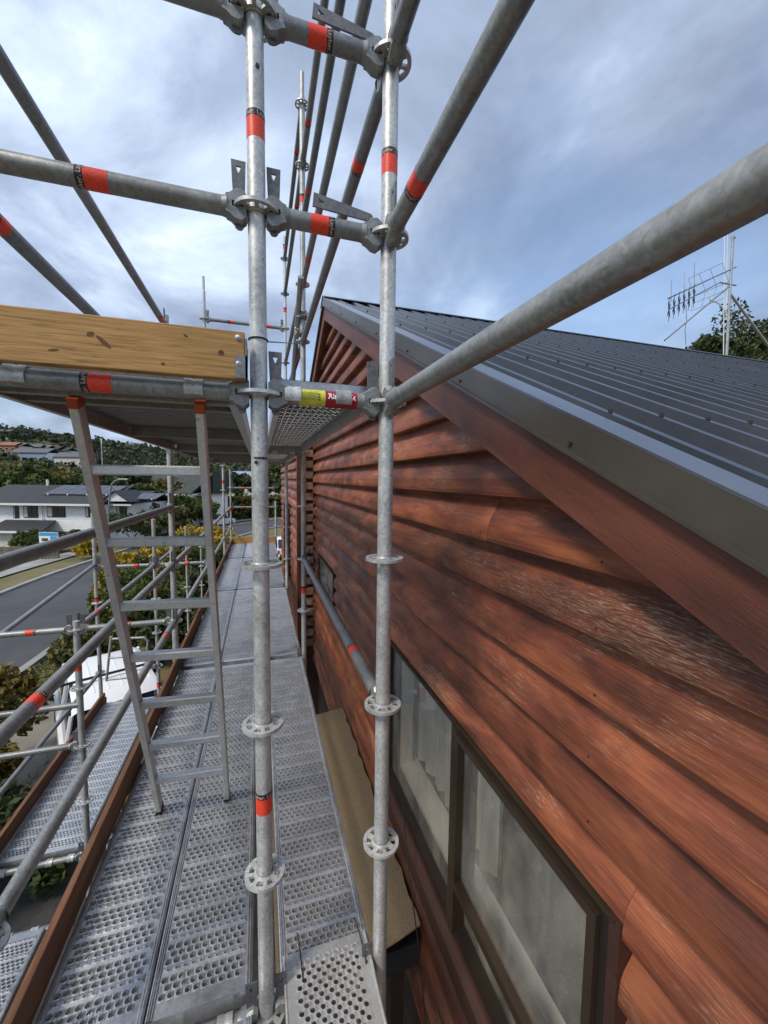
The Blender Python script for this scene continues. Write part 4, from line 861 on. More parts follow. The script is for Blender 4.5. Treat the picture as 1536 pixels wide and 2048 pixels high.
# ---- cross rails at the open end of the upper platform
ledger((XO, Y0, zk(0)), (XL, Y0, zk(0)), 'platform bearer tube under the timber end board', labels=[(0.335, 3.2, True)], wedges=(0, 0))
ledger((XO, Y0, zk(1)), (XL, Y0, zk(1)), 'cross rail with red sticker level with the front wedges, over the timber board', labels=[(0.345, 3.4, True)])
ledger((XO, Y0, zk(2)), (XL, Y0, zk(2)), 'topmost cross rail left of the front standard', m='galv_dull_shade')
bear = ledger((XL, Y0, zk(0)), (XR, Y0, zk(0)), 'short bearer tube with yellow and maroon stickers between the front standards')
ledger((XL, Y0, zk(1)), (XR, Y0, zk(1)), 'short dark cross rail with red sticker, lower of the pair between front standards', labels=[(0.178, 3.3, False)], m='galv_dull_shade', wedges=(0, 'lying'))
ledger((XL, Y0, zk(2)), (XR, Y0, zk(2)), 'short dark cross rail with red sticker, upper of the pair between front standards', labels=[(0.172, 3.3, False)], m='galv_dull_shade', wedges=(0, 'lying'))
# stickers on the short bearer
def xband(parent, x0, x1, m, name, n=28):
    me = band(TR+0.0007, x0, x1, m, name, n); o = obj(name, me, parent, mx=ALONG_X); return o
yl = xband(bear, 0.112, 0.190, 'label_yellow', 'warning_label'); mr = xband(bear, 0.1903, 0.288, 'label_maroon', 'brand_label')
# lettering on the side facing the open end (-Y): local y of the bearer is +Y, so the face is at angle -90
def wrap_text(txt, size, m, x, parent, ang, name='lettering', vertical=False, zofs=0.0):
    cu = bpy.data.curves.new('t', 'FONT'); cu.body = txt; cu.size = size; cu.align_x = 'CENTER'; cu.align_y = 'CENTER'; cu.resolution_u = 3; cu.offset = 0.0006
    to = bpy.data.objects.new('t', cu); C.objects.link(to); bpy.context.view_layer.update()
    me = bpy.data.meshes.new_from_object(to.evaluated_get(bpy.context.evaluated_depsgraph_get())); bpy.data.objects.remove(to)
    r = TR+0.0013
    for v in me.vertices:
        a, b, _ = v.co
        if vertical: a, b = -b, a
        th = (b+zofs)/r + ang; v.co = (x+a, -r*math.cos(th), r*math.sin(th))
    me.materials.clear(); me.materials.append(M[m]); return obj(name, me, parent)
wrap_text('Ringlock', 0.0245, 'label_white', 0.239, mr, R_(12))
mr.children[0].matrix_basis = ALONG_X.inverted()
lines = MB(); r = TR+0.0012
for i in range(17):
    x = 0.117+i*0.0031; w = 0.0009 if i % 4 else 0.0013; z0 = random.uniform(-0.55, -0.35); z1 = random.uniform(0.5, 0.75)
    for s in range(6):
        a = z0+(z1-z0)*s/6; b = z0+(z1-z0)*(s+1)/6-0.01
        lines.add([(x-w/2, -r*math.cos(a), r*math.sin(a)), (x+w/2, -r*math.cos(a), r*math.sin(a)), (x+w/2, -r*math.cos(b), r*math.sin(b)), (x-w/2, -r*math.cos(b), r*math.sin(b))], [(0, 1, 2, 3)])
for (x, zc) in ((0.172, 0.35), (0.172, 0.02), (0.172, -0.3)):
    for s in range(3):
        a = zc-0.10+0.07*s; lines.add([(x-0.0035, -r*math.cos(a), r*math.sin(a)), (x+0.0035-0.002*(s % 2), -r*math.cos(a), r*math.sin(a)), (x+0.0035-0.002*(s % 2), -r*math.cos(a+.05), r*math.sin(a+.05)), (x-0.0035, -r*math.cos(a+.05), r*math.sin(a+.05))], [(0, 1, 2, 3)])
lo = obj('print_lines', lines.mesh('print_lines', 'label_black', smooth=False), yl, mx=ALONG_X.inverted())
wrap_text('WARNING', 0.0085, 'label_black', 0.1845, yl, R_(6), vertical=True); yl.children[-1].matrix_basis = ALONG_X.inverted()
# ---- rails along the scaffold beside the wall
for k, lab in ((0, 'thick raking rail nearest the roof flashing, running back from the wall side standard'), (1, 'raking rail with red sticker, middle of three running back from the wall side standard'), (2, 'raking rail, highest of three running back from the wall side standard')):
    ledger((XR, Y0, zk(k)), (XR, Y0-BAY, zk(k)), lab, labels=[(0.25, 3.6, True)] if k == 1 else ())
for k in (2, 3, 4, 5):
    ledger((XR, Y0, zk(k)), (XR, yb(1), zk(k)), ['lowest', 'second lowest', 'second highest', 'highest'][k-2] + ' of four long rails soaring overhead between the wall side standards', 'parallel rails overhead', labels=[(0.40 if k == 2 else 2.1, 3.5, False)], m='galv_dull_shade')
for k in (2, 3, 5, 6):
    ledger((XR, yb(1), zk(k)), (XR, yb(2), zk(k)), 'far rail overhead between spigot topped standard and thin far standard', 'far parallel rails overhead', labels=[(0.5, 3.5, False)], m='galv_dull_shade', far=True)
ledger((XR, Y0, zk(-2)), (XR, yb(1), zk(-2)), 'guardrail with red sticker in front of the weatherboards, over the inner plank', labels=[(0.43, 3.4, False)])
# ---- outer rails of the upper platform
ledger((XO, Y0-BAY*0.0, zk(2)), (XO, yb(1), zk(2)), 'upper outer guardrail falling to the cut off standard, sticker at its end', labels=[(2.36, 3.4, True)], m='galv_dull_shade')
ledger((XO, Y0, zk(1)), (XO, yb(1), zk(1)), 'lower outer guardrail of the upper platform behind the timber board', labels=[(0.28, 3.4, True)], m='galv_dull_shade')
ledger((XO, Y0-BAY, zk(2)), (XO, Y0, zk(2)), 'outer guardrail of the open bay beside the viewer, top', m='galv_dull_shade')
ledger((XO, yb(2), zk(4)), (XR, yb(2), zk(4)), 'far upper end rail with two red stickers beyond the platform', labels=[(0.36, 3, True), (0.88, 3, True)], m='galv_dull_shade', far=True)
# ---- outer rails of the long deck
OG = 'outer guardrails of the long deck'
ledger((XO, Y0, zk(-1)), (XO, yb(1), zk(-1)), 'smooth grey outer rail crossing in front of the white house')
ledger((XO, Y0, zk(-2)), (XO, yb(1), zk(-2)), 'outer guardrail of the long deck with large red sticker by the ladder', labels=[(0.32, 3.6, False)])
ledger((XO, Y0, zk(-3)), (XO, yb(1), zk(-3)), 'lowest outer guardrail of the long deck above the brown toe board', labels=[(2.2, 3.6, False)])
for b in (1, 2, 3):
    for k in (-2, -3): ledger((XO, yb(b), zk(k)), (XO, yb(b+1), zk(k)), 'far outer guardrail of the long deck beyond the ladder', OG, labels=[(0.35, 3.6, False)] if k == -2 else (), far=True)
for b in (-1,):
    for k in (-2, -3): ledger((XO, Y0-BAY, zk(k)), (XO, Y0, zk(k)), 'outer guardrail of the deck bay under the viewer', 'outer guardrails of the bay under the viewer')
# end rails of the long deck
for k in (-1, -2): ledger((XO, yb(4), zk(k)), (XR, yb(4), zk(k)), 'end guardrail across the far end of the long deck', 'end guardrails of the long deck', labels=[(0.33, 3, False), (0.86, 3, False)], far=True)
# ---- deck bearers
for b in (0, 1, 2, 3, 4):
    ledger((XO, yb(b), zk(-4)), (XL, yb(b), zk(-4)), 'bearer tube under the long perforated deck', 'bearers under the long deck', far=b > 1)
    ledger((XL, yb(b), zk(-4)), (XR, yb(b), zk(-4)), 'short bracket tube carrying the inner plank', 'bracket tubes under the inner plank', far=b > 1)
for b in (1, 2):
    ledger((XO, yb(b), zk(0)), (XL, yb(b), zk(0)), 'bearer tube under the upper platform', 'bearers under the upper platform', m='galv_dull_shade')
    ledger((XL, yb(b), zk(0)), (XR, yb(b), zk(0)), 'short bearer tube under the upper inner plank', 'short bearers under the upper platform', m='galv_dull_shade')
# ---- lower walkway rails
ledger((X2, yb(1), zk(-3)), (XO, yb(1), zk(-3)), 'cross rail with red sticker behind the ladder, joining lower walkway to outer standard', labels=[(0.36, 3.6, False)])
ledger((X3, yb(1), zk(-3)), (X2, yb(1), zk(-3)), 'cross rail with red sticker out over the street verge', labels=[(0.42, 3.4, False)])
ledger((X3, yb(2), zk(-3)), (X2, yb(2), zk(-3)), 'far cross rail with red sticker left of the ladder over the shrubs', labels=[(0.5, 3.4, False)], far=True)
ledger((X2, yb(2), zk(-3)), (XO, yb(2), zk(-3)), 'far cross rail with red sticker behind the ladder over the shrubs', labels=[(0.42, 3.4, False)], far=True)
ledger((X2, yb(1), zk(-3)), (X2, yb(2), zk(-3)), 'upper rail of the lower walkway with sticker beside its short standard', labels=[(0.42, 3.6, False)])
ledger((X2, yb(2), zk(-3)), (X2, yb(3), zk(-3)), 'far upper rail of the lower walkway', far=True)
standard(X3, Y0, GZ, -2.2, range(-11, -4), 'outermost lower walkway standard out of the way by the dark shrub', base=True)
ledger((X3, Y0, zk(-5)), (X3, yb(1), zk(-5)), 'upper outer guardrail of the near lower walkway beside the dark shrub')
ledger((X3, Y0, zk(-6)), (X3, yb(1), zk(-6)), 'lower outer guardrail of the near lower walkway beside the dark shrub')
ledger((X3, yb(1), zk(-5)), (X3, yb(2), zk(-5)), 'middle rail of the lower walkway with sticker, above the white vehicle', labels=[(1.7, 3.6, False)])
ledger((X3, yb(1), zk(-6)), (X3, yb(2), zk(-6)), 'lower guardrail of the lower walkway in front of the vehicle window')
ledger((X3, yb(1), zk(-4)-0.15), (X2, yb(1), zk(-4)-0.15), 'thin cross tube under the autumn shrub', heads=(0, 0))
ledger((X3, yb(1), zk(-5)), (X2, yb(1), zk(-5)), 'cross tube by the dark shrub at walkway rail height')
ledger((X3, yb(1)-0.1, -1.445), (X3, yb(2), -1.215), 'slender brace tube with flattened end crossing above the asphalt', heads=(0, 0), name='scaffold_brace', cat='scaffold brace')
ledger((X3, yb(1), zk(-3)), (X3, Y0, zk(-4)), 'sloping brace tube over the grass verge in the corner', heads=(0, 0), name='scaffold_brace', cat='scaffold brace')
for b in (1, 2): ledger((X3, yb(b), zk(-7)), (X2, yb(b), zk(-7)), 'bearer tube under the lower walkway', 'bearers under the lower walkway')
ledger((X3, Y0, zk(-7)), (X2, Y0, zk(-7)), 'bearer tube under the near lower walkway plank')
ledger((X3-0.15, 3.22, zk(-7)), (X2+0.12, 3.22, zk(-7)), 'intermediate bearer at the plinth gap of the lower walkway', heads=(0, 0))
# gate frame above the vehicle
gf = thing('gate_frame', 'small bent tube gate frame with red stickers above the white vehicle', 'gate frame', (-1.9, 6.7, -2.6))
def gp_(px, py): return onY(px, py, 6.75)
for (a, b) in (((222, 1273), (213, 1362)), ((296, 1281), (292, 1330))): hb_(MB().tube(gp_(*a), gp_(*b), 0.017, 10), 'upright', 'galv', gf)
hb_(MB().pipe([gp_(224, 1278), gp_(290, 1275), gp_(296, 1283)], 0.017, 10), 'top_rail', 'galv', gf); hb_(MB().tube(gp_(216, 1316), gp_(293, 1310), 0.017, 10), 'middle_rail', 'galv', gf); hb_(MB().tube(gp_(212, 1360), gp_(292, 1352), 0.015, 10), 'bottom_rail', 'galv', gf)
hb_(MB().tube(gp_(270, 1308), gp_(282, 1307), 0.0185, 12), 'sticker', 'label_red', gf)

# ------------------------------------------------------------------ perforated planks
def holed_cell(mb, cx, cy, w, h, r, dip, n=8):
    o = len(mb.v)
    sq = [(w/2, 0), (w/2, h/2), (0, h/2), (-w/2, h/2), (-w/2, 0), (-w/2, -h/2), (0, -h/2), (w/2, -h/2)]
    for (x, y) in sq: mb.v.append((cx+x, cy+y, 0))
    for i in range(8): a = math.pi*i/4; mb.v.append((cx+r*1.28*math.cos(a), cy+r*1.28*math.sin(a), 0.0012 if dip else 0))
    for i in range(8): a = math.pi*i/4; mb.v.append((cx+r*math.cos(a), cy+r*math.sin(a), -dip))
    for i in range(8):
        j = (i+1) % 8; mb.f.append((o+i, o+j, o+8+j, o+8+i)); mb.f.append((o+8+i, o+8+j, o+16+j, o+16+i)); mb.mi += [0, 0]
def plank_mesh(L, W=0.32):
    mb = MB(); nb = int(round((L-0.09)/0.0985)); px = 0.0262; nh = 10; rw = nh*px+px/2; x0 = -rw/2; p = (L-0.09)/nb; rr = p*0.232
    for b in range(nb):
        y = 0.045+b*p
        for q in range(3):
            ya = y+q*rr; off = (q % 2)*px/2
            for i in range(nh): holed_cell(mb, x0+off+px*(i+0.5), ya+rr/2, px, rr, 0.0074, 0.008)
            e = x0 if off else x0+nh*px
            mb.add([(e, ya, 0), (e+px/2, ya, 0), (e+px/2, ya+rr, 0), (e, ya+rr, 0)], [(0, 1, 2, 3)])
        ya = y+3*rr; h = p-3*rr
        # raised bar with small drain holes
        ns = len(mb.v)
        for i in range(nh): holed_cell(mb, x0+px*(i+0.75), ya+h/2, px, h*0.42, 0.0034, 0.002)
        for k in range(ns, len(mb.v)): v = mb.v[k]; mb.v[k] = (v[0], v[1], v[2]+0.0032)
        xa, xb_ = x0+px*0.25, x0+px*(nh+0.25)
        for (s0, s1) in ((ya, ya+h*0.29), (ya+h, ya+h*0.71)):
            mb.add([(x0, s0, 0), (x0+rw, s0, 0), (xb_, s1, 0.0032), (xa, s1, 0.0032)], [(0, 1, 2, 3) if s1 > s0 else (3, 2, 1, 0)])
        mb.add([(x0, ya, 0), (xa, ya+h*.29, 0.0032), (xa, ya+h*.71, 0.0032), (x0, ya+h, 0)], [(0, 1, 2, 3)]); mb.add([(x0+rw, ya, 0), (xb_, ya+h*.29, 0.0032), (xb_, ya+h*.71, 0.0032), (x0+rw, ya+h, 0)], [(3, 2, 1, 0)])
    mb.add([(x0, 0, 0), (x0+rw, 0, 0), (x0+rw, 0.045, 0), (x0, 0.045, 0)], [(0, 1, 2, 3)]); mb.add([(x0, L-0.045, 0), (x0+rw, L-0.045, 0), (x0+rw, L, 0), (x0, L, 0)], [(0, 1, 2, 3)])
    me = bpy.data.meshes.new('deck_plate'); me.from_pydata(mb.v, [], mb.f); me.materials.append(M['deck_steel']); me.update(); return me, x0, rw
PL = {}
def plank_parts(L, W=0.318):
    if L in PL: return PL[L]
    top, x0, rw = plank_mesh(L)
    sd = MB()
    for s in (-1, 1):
        e = -x0; prof = [(e, 0), (e+0.003, 0.005), (e+0.006, 0.005), (e+0.009, 0), (e+0.011, 0.005), (e+0.014, 0.005), (e+0.017, 0), (W/2-0.004, 0.004), (W/2, 0.002), (W/2, -0.066), (W/2-0.02, -0.068), (W/2-0.02, -0.066), (W/2-0.003, -0.063), (W/2-0.004, -0.003)]
        pts = [(s*x, z) for x, z in prof]; n = len(pts)
        sd.add([(x, y, z) for y in (0, L) for x, z in pts], [(i, i+1, n+i+1, n+i) for i in range(n-1)])
    side = sd.mesh('side_rail', 'deck_steel', smooth=False)
    en = MB().box((-W/2+0.004, 0.0, -0.055), (W/2-0.004, 0.004, -0.0015)).mesh('end_plate', 'deck_steel', smooth=False)
    PL[L] = (top, side, en); return PL[L]
def hook_mesh(m):
    mb = MB(); pr = []
    R0, R1 = TR+0.0012, TR+0.0062
    for i in range(15): a = math.pi*(0.16+1.02*(i/14)); pr.append(a)
    vs = []; w = 0.0235
    for a in pr:
        for (rr, x) in ((R0, -w), (R1, -w), (R1, -w*0.3), (R1-0.0022, 0), (R1, w*0.3), (R1, w), (R0, w)): vs.append((x, rr*math.cos(a), rr*math.sin(a)))
    n = 7; fs = []
    for i in range(14):
        for j in range(n): k = (j+1) % n; fs.append((i*n+j, i*n+k, (i+1)*n+k, (i+1)*n+j))
    fs += [tuple(range(n)), tuple(range(15*n-1, 14*n-1, -1))]
    mb.add(vs, fs); return mb.mesh('hook', m, angle=40)
HOOK = hook_mesh('galv')
def plank(x, y0, y1, z, label, group, hx=(-0.076, 0.076)):
    L = round(y1-y0-0.075, 3); top, side, en = plank_parts(L)
    t = thing('deck_plank', label, 'scaffold plank', (x, y0+0.0375, z), 0, group)
    obj('deck_plate', top, t); obj('side_rail', side, t); obj('end_plate', en, t); obj('end_plate', en, t, (0, L-0.004, 0))
    for (yy, rot) in ((-0.0375, 0), (L+0.0375, math.pi)):
        for xx in hx: obj('hook', HOOK, t, (xx+(0.0 if not rot else 0.001), yy, zrel), rot=(0, 0, rot))
    return t
DZ = 0.058; zrel = -DZ
zd = zk(-4)+DZ; zu = zk(0)+DZ; zl = zk(-7)+DZ
BAYN = ['in the bay where the ladder stands', 'in the bay past the ladder', 'in the bay beside the wing corner', 'in the last bay']
for b in range(4):
    for (x, nm) in ((-0.205, 'inner'), (-0.53, 'outer')):
        plank(x, yb(b), yb(b+1), zd, 'perforated steel plank %s, %s' % ('in the deck middle' if nm == 'inner' else 'against the brown toe board', BAYN[b]), 'perforated planks of the long deck')
    plank(0.207, yb(b), yb(b+1), zd, 'perforated steel plank on the wall side, ' + BAYN[b], 'perforated planks of the long deck')
for (x, nm) in ((-0.205, 'inner'), (-0.53, 'outer')): plank(x, Y0-BAY, Y0, zd, 'perforated steel plank of the bay under the viewer, %s row' % nm, None)
for b in (0, 1): plank(0.207, yb(b), yb(b+1), zu, 'perforated steel plank overhead beside the wall, ' + ('hooked on the yellow labelled bearer' if b == 0 else 'beyond the first dark bearer'), 'upper platform wall row planks', (-0.112, 0.038) if b == 0 else (-0.076, 0.076))
plank(-1.655, yb(1), yb(2), zl, 'perforated plank of the lower walkway beside its short standard', None); plank(-1.98, yb(1), yb(2), zl, 'perforated plank of the lower walkway beside its toe board', None)
plank(-1.655, Y0, 3.22, zl, 'short lower walkway plank in the corner, right of the red clip', None); plank(-1.98, Y0, 3.22, zl, 'short lower walkway plank in the corner, left of the red clip', None)
tag(MB().box((-1.835, 3.12, zl+0.006), (-1.80, 3.17, zl+0.02)).box((-1.83, 3.115, zl+0.0202), (-1.805, 3.175, zl+0.024)).build('plank_clip', 'label_red'), 'small red plastic clip on the short lower planks', 'clip')
# gap cover plate at the viewer's feet
def lattice_mesh(W, L, p, r):
    mb = MB(); rows_ = int(L/(p*0.5)); nc = int((W-0.05)/p); hh = p*0.5
    for q in range(rows_):
        off = (q % 2)*p/2; y = -q*hh
        for i in range(nc-1 if off else nc): holed_cell(mb, -nc*p/2+off+p*(i+0.5), y-hh/2, p, hh, min(r, hh*0.44), 0.003)
        if off:
            for e in (-nc*p/2, nc*p/2-p/2): mb.add([(e, y-hh, 0), (e+p/2, y-hh, 0), (e+p/2, y, 0), (e, y, 0)], [(0, 1, 2, 3)])
    Lq = rows_*hh; w2 = W/2; e = nc*p/2
    for s in (-1, 1): mb.add([(s*e, 0, 0), (s*w2, 0, 0), (s*w2, -Lq, 0), (s*e, -Lq, 0)], [(0, 1, 2, 3)])
    mb.add([(-w2, 0, 0), (w2, 0, 0), (w2, 0.03, 0), (-w2, 0.03, 0)], [(0, 1, 2, 3)])
    for s in (-1, 1):
        mb.tube((s*w2, 0.03, -0.004), (s*w2, -Lq, -0.004), 0.006, 8); mb.box((min(s*w2, s*(w2-0.003)), -Lq, -0.06), (max(s*w2, s*(w2-0.003)), 0.03, -0.004))
    me = bpy.data.meshes.new('cover_plate'); me.from_pydata(mb.v, [], mb.f); me.materials.append(M['alu']); me.update(); return me
cv = thing('cover_plate', 'bright perforated cover plate cable tied over the inner plank end', 'cover plate', (0.207, 1.29, zd+0.022))
obj('plate', lattice_mesh(0.29, 0.95, 0.0335, 0.0074), cv)
MB().box((-0.12, -0.9, -0.07), (0.12, -0.86, -0.002)).box((-0.12, -0.02, -0.014), (0.12, 0.0, -0.002)).build('stiffener', 'deck_steel', cv)
for (x, y) in ((0.112, 1.31), (0.327, 1.30)):
    zt = MB(); zt.pipe([Vector((x, y+0.085, zd+0.006)), Vector((x+0.002, y+0.04, zd+0.030)), Vector((x+0.004, y, zd+0.032)), Vector((x+0.006, y-0.075, zd+0.026))], 0.0019, 6); zt.tube((x+0.006, y-0.082, zd+0.020), (x+0.006, y-0.082, zd+0.031), 0.0035, 6)
    tag(zt.build('cable_tie', 'black_plastic'), 'black cable tie at the %s edge of the bright cover plate' % ('left' if x < 0.2 else 'wall side'), 'cable tie')
# corrugated strip and loose claws at the plank ends by the front standard
st = thing('gap_filler', 'corrugated steel filler strip at the foot of the front standard', 'filler strip', (-0.11, 1.15, zd-0.03))
fm = MB()
for i in range(6): fm.add([(-0.10+i*0.027, -0.8, 0), (-0.093+i*0.027, -0.8, 0.014), (-0.083+i*0.027, -0.8, 0.014), (-0.0735+i*0.027, -0.8, 0), (-0.10+i*0.027, 0.03, 0), (-0.093+i*0.027, 0.03, 0.014), (-0.083+i*0.027, 0.03, 0.014), (-0.0735+i*0.027, 0.03, 0)], [(0, 1, 5, 4), (1, 2, 6, 5), (2, 3, 7, 6)])
fm.build('strip', 'deck_steel', st, smooth=False)

# ------------------------------------------------------------------ upper access platform (seen from below)
up = thing('access_platform', 'aluminium access platform overhead with ribbed underside and ladder hatch', 'access platform', (-0.37, Y0+0.04, zu))
def alu_deck(t, L, hatch):
    for s in (-1, 1):
        MB().prism([(s*0.305, 0.0), (s*0.315, -0.002), (s*0.315, -0.085), (s*0.285, -0.088), (s*0.285, -0.083), (s*0.309, -0.080), (s*0.309, -0.004)], 1, 0, L).build('side_beam', 'alu', t, smooth=False)
    sh = MB(); n = int(L/0.045); y0 = 0.5 if hatch else 0.0
    for i in range(n):
        y = i*L/n
        sh.box((-0.304, y+0.002, -0.028), (0.304, y+0.030, -0.012)); sh.box((-0.303, y+0.030, -0.020), (0.303, y+L/n+0.002, -0.0121))
    sh.build('ribbed_sheet', 'galv_dull_shade', t, smooth=False)
    for y in ((0.03, 0.16, 1.2, L-0.06) if hatch else (0.03, 1.2, L-0.06)): MB().box((-0.284, y, -0.082), (0.284, y+0.035, -0.030)).build('cross_beam', 'galv_dull_shade', t, smooth=False)
    for xx in (-0.2, 0.2): obj('hook', HOOK, t, (xx, -0.04, -DZ))
    for xx in (-0.2, 0.2): obj('hook', HOOK, t, (xx, L+0.04, -DZ), rot=(0, 0, math.pi))
alu_deck(up, BAY-0.08, True)
MB().box((-0.25, 0.075, -0.041), (0.25, 0.135, -0.029)).build('hatch_label', 'label_yellow', up)
MB().tube((-0.28, 0.20, -0.062), (0.28, 0.20, -0.062), 0.008, 10).build('hinge_bar', 'alu', up)
up2 = thing('access_platform', 'second ribbed platform overhead beyond the ladder hatch', 'access platform', (-0.37, yb(1)+0.04, zu)); alu_deck(up2, BAY-0.08, False)

# ------------------------------------------------------------------ ladder
la, lb = Vector((-0.481, 1.316, 0.215)), Vector((-0.509, 2.167, zd+0.001))
ra, rb_ = Vector((-0.162, 1.276, 0.215)), Vector((-0.186, 2.156, zd+0.001))
lad = thing('ladder', 'aluminium ladder leaning from the deck up to the platform hatch', 'ladder', (lb+rb_)/2)
def stile(a, b, w, d):
    ax = (a-b).normalized(); side = Vector((1, 0, 0)); side = (side-ax*side.dot(ax)).normalized(); fr = ax.cross(side)
    vs = [p+side*(w/2*sx)+fr*(d/2*sy) for p in (b, a) for sx, sy in ((-1, -1), (1, -1), (1, 1), (-1, 1))]
    mb = MB(); mb.add(vs, [(3, 2, 1, 0), (4, 5, 6, 7), (0, 1, 5, 4), (1, 2, 6, 5), (2, 3, 7, 6), (3, 0, 4, 7)]); return mb
for (a, b) in ((la, lb), (ra, rb_)):
    o = hb_(stile(a, b, 0.023, 0.052), 'stile', 'alu', lad, smooth=False); bv = o.modifiers.new('b', 'BEVEL'); bv.width = 0.003; bv.segments = 2
    hb_(stile(a+(a-b).normalized()*0.001, a-(a-b).normalized()*0.026, 0.026, 0.055), 'end_cap', 'orange_plastic', lad, smooth=False)
    hb_(stile(b+(a-b).normalized()*0.03, b, 0.026, 0.055), 'foot', 'rubber', lad, smooth=False)
rung_y = [938, 1085, 1212, 1315, 1410, 1492, 1560]
for i in range(7):
    # rung height from its picture row on the ladder's plane
    best = min((abs((Uv.dot(la.lerp(lb, k/400))/Fv.dot(la.lerp(lb, k/400)))*F_PX-(1024-rung_y[i])), k) for k in range(401))[1]/400
    a = la.lerp(lb, best); b = ra.lerp(rb_, best); ax = (la-lb).normalized(); fr = ax.cross(Vector((1, 0, 0))).normalized()
    hgt = Vector((0, 0, 1)); dep = Vector((0, 1, 0)); e = 0.012
    vs = []
    for p in (a+(b-a).normalized()*e, b-(b-a).normalized()*e):
        for (u, v) in ((-0.0185, 0.011), (-0.015, 0.0155), (0.015, 0.0155), (0.0185, 0.009), (0.016, -0.014), (-0.014, -0.0155), (-0.0185, -0.011)): vs.append(p+dep*u+hgt*v)
    mb = MB(); n = 7; mb.add(vs, [tuple(range(n)), tuple(range(2*n-1, n-1, -1))]+[(j, (j+1) % n, n+(j+1) % n, n+j) for j in range(n)])
    hb_(mb, 'rung', 'alu', lad, smooth=False)

# ------------------------------------------------------------------ toe boards
tb = thing('end_board', 'yellowish knotty timber end board bolted above the platform bearer', 'toe board', (-0.38, 1.195, zu))
o = MB().box((-0.62, -0.016, -0.0335), (0.345, 0.016, 0.093)).build('board', 'pine', tb, smooth=False); bv = o.modifiers.new('b', 'BEVEL'); bv.width = 0.003; bv.segments = 2
mb = MB().box((0.32, -0.019, -0.03), (0.351, -0.0165, 0.030)).box((0.3455, -0.019, -0.03), (0.351, 0.022, 0.075)).build('metal_end', 'galv_dull_shade', tb, smooth=False)
for (kx, kz, ka, kb, kr) in ((0.015, 0.030, 0.021, 0.0055, -0.75), (-0.012, 0.046, 0.009, 0.006, 0.4), (-0.335, 0.02, 0.006, 0.005, 0), (-0.20, 0.068, 0.008, 0.005, 0.2), (0.145, -0.010, 0.005, 0.004, 0), (0.285, 0.032, 0.008, 0.007, 0), (0.20, 0.066, 0.006, 0.003, -0.5), (-0.09, 0.0, 0.012, 0.003, 0.15)):
    kn = MB(); kn.add([(kx+ka*math.cos(a)*math.cos(kr)-kb*math.sin(a)*math.sin(kr), -0.0163, kz+ka*math.cos(a)*math.sin(kr)+kb*math.sin(a)*math.cos(kr)) for a in [2*math.pi*i/14 for i in range(14)]], [tuple(range(14))]); kn.build('knot', 'knot', tb, smooth=False)
for z in (0.076, 0.008):
    s = MB(); q = Vector((0.328, -0.016, z))
    for i in range(4): s.tube(q+Vector((0, -0.0018*i, 0)), q+Vector((0, -0.0018*(i+1), 0)), 0.0085*math.cos(i*0.37), 14, 0.0085*math.cos((i+1)*0.37))
    s.build('bolt', 'galv', tb)
for b in range(-1, 4):
    y0, y1 = (yb(b), yb(b+1)) if b >= 0 else (Y0-BAY, Y0)
    t = thing('toe_board', 'brown timber toe board along the long deck, ' + (BAYN[b] if b >= 0 else 'in the bay under the viewer'), 'toe board', (-0.715, y0+0.01, zd), 0, 'toe boards of the long deck')
    o = MB().box((-0.013, 0, -0.012), (0.013, y1-y0-0.03, 0.126)).build('board', 'toe_wood', t, smooth=False); bv = o.modifiers.new('b', 'BEVEL'); bv.width = 0.004; bv.segments = 2
    MB().box((-0.016, y1-y0-0.06, 0.0), (-0.0135, y1-y0-0.005, 0.11)).box((0.0135, y1-y0-0.06, 0.0), (0.016, y1-y0-0.005, 0.11)).box((-0.016, y1-y0-0.028, 0.01), (0.016, y1-y0-0.004, 0.10)).build('end_fitting', 'galv_dull_shade', t)
t = thing('toe_board', 'brown timber toe board along the outer edge of the lower walkway', 'toe board', (-2.155, yb(1)-0.1, zl))
MB().box((-0.016, 0, -0.01), (0.016, 2.66, 0.14)).build('board', 'toe_wood', t, smooth=False); MB().box((-0.018, 2.6, 0.0), (0.018, 2.668, 0.12)).build('end_fitting', 'galv_dull_shade', t)
t = thing('toe_board', 'dark toe board of the short lower planks in the corner', 'toe board', (-2.155, Y0, zl)); MB().box((-0.016, 0, -0.01), (0.016, 2.38, 0.14)).build('board', 'toe_wood', t, smooth=False); MB().box((-0.018, 2.33, 0.0), (0.018, 2.39, 0.12)).build('end_fitting', 'galv_dull_shade', t)
t = thing('end_board', 'orange timber end board across the far end of the long deck', 'toe board', (-0.17, yb(4)-0.04, zd))
MB().box((-0.53, -0.016, 0.0), (0.55, 0.016, 0.15)).build('board', 'pine', t, smooth=False); MB().box((-0.545, -0.018, 0.01), (-0.5, 0.018, 0.13)).build('end_fitting', 'galv_dull_shade', t)
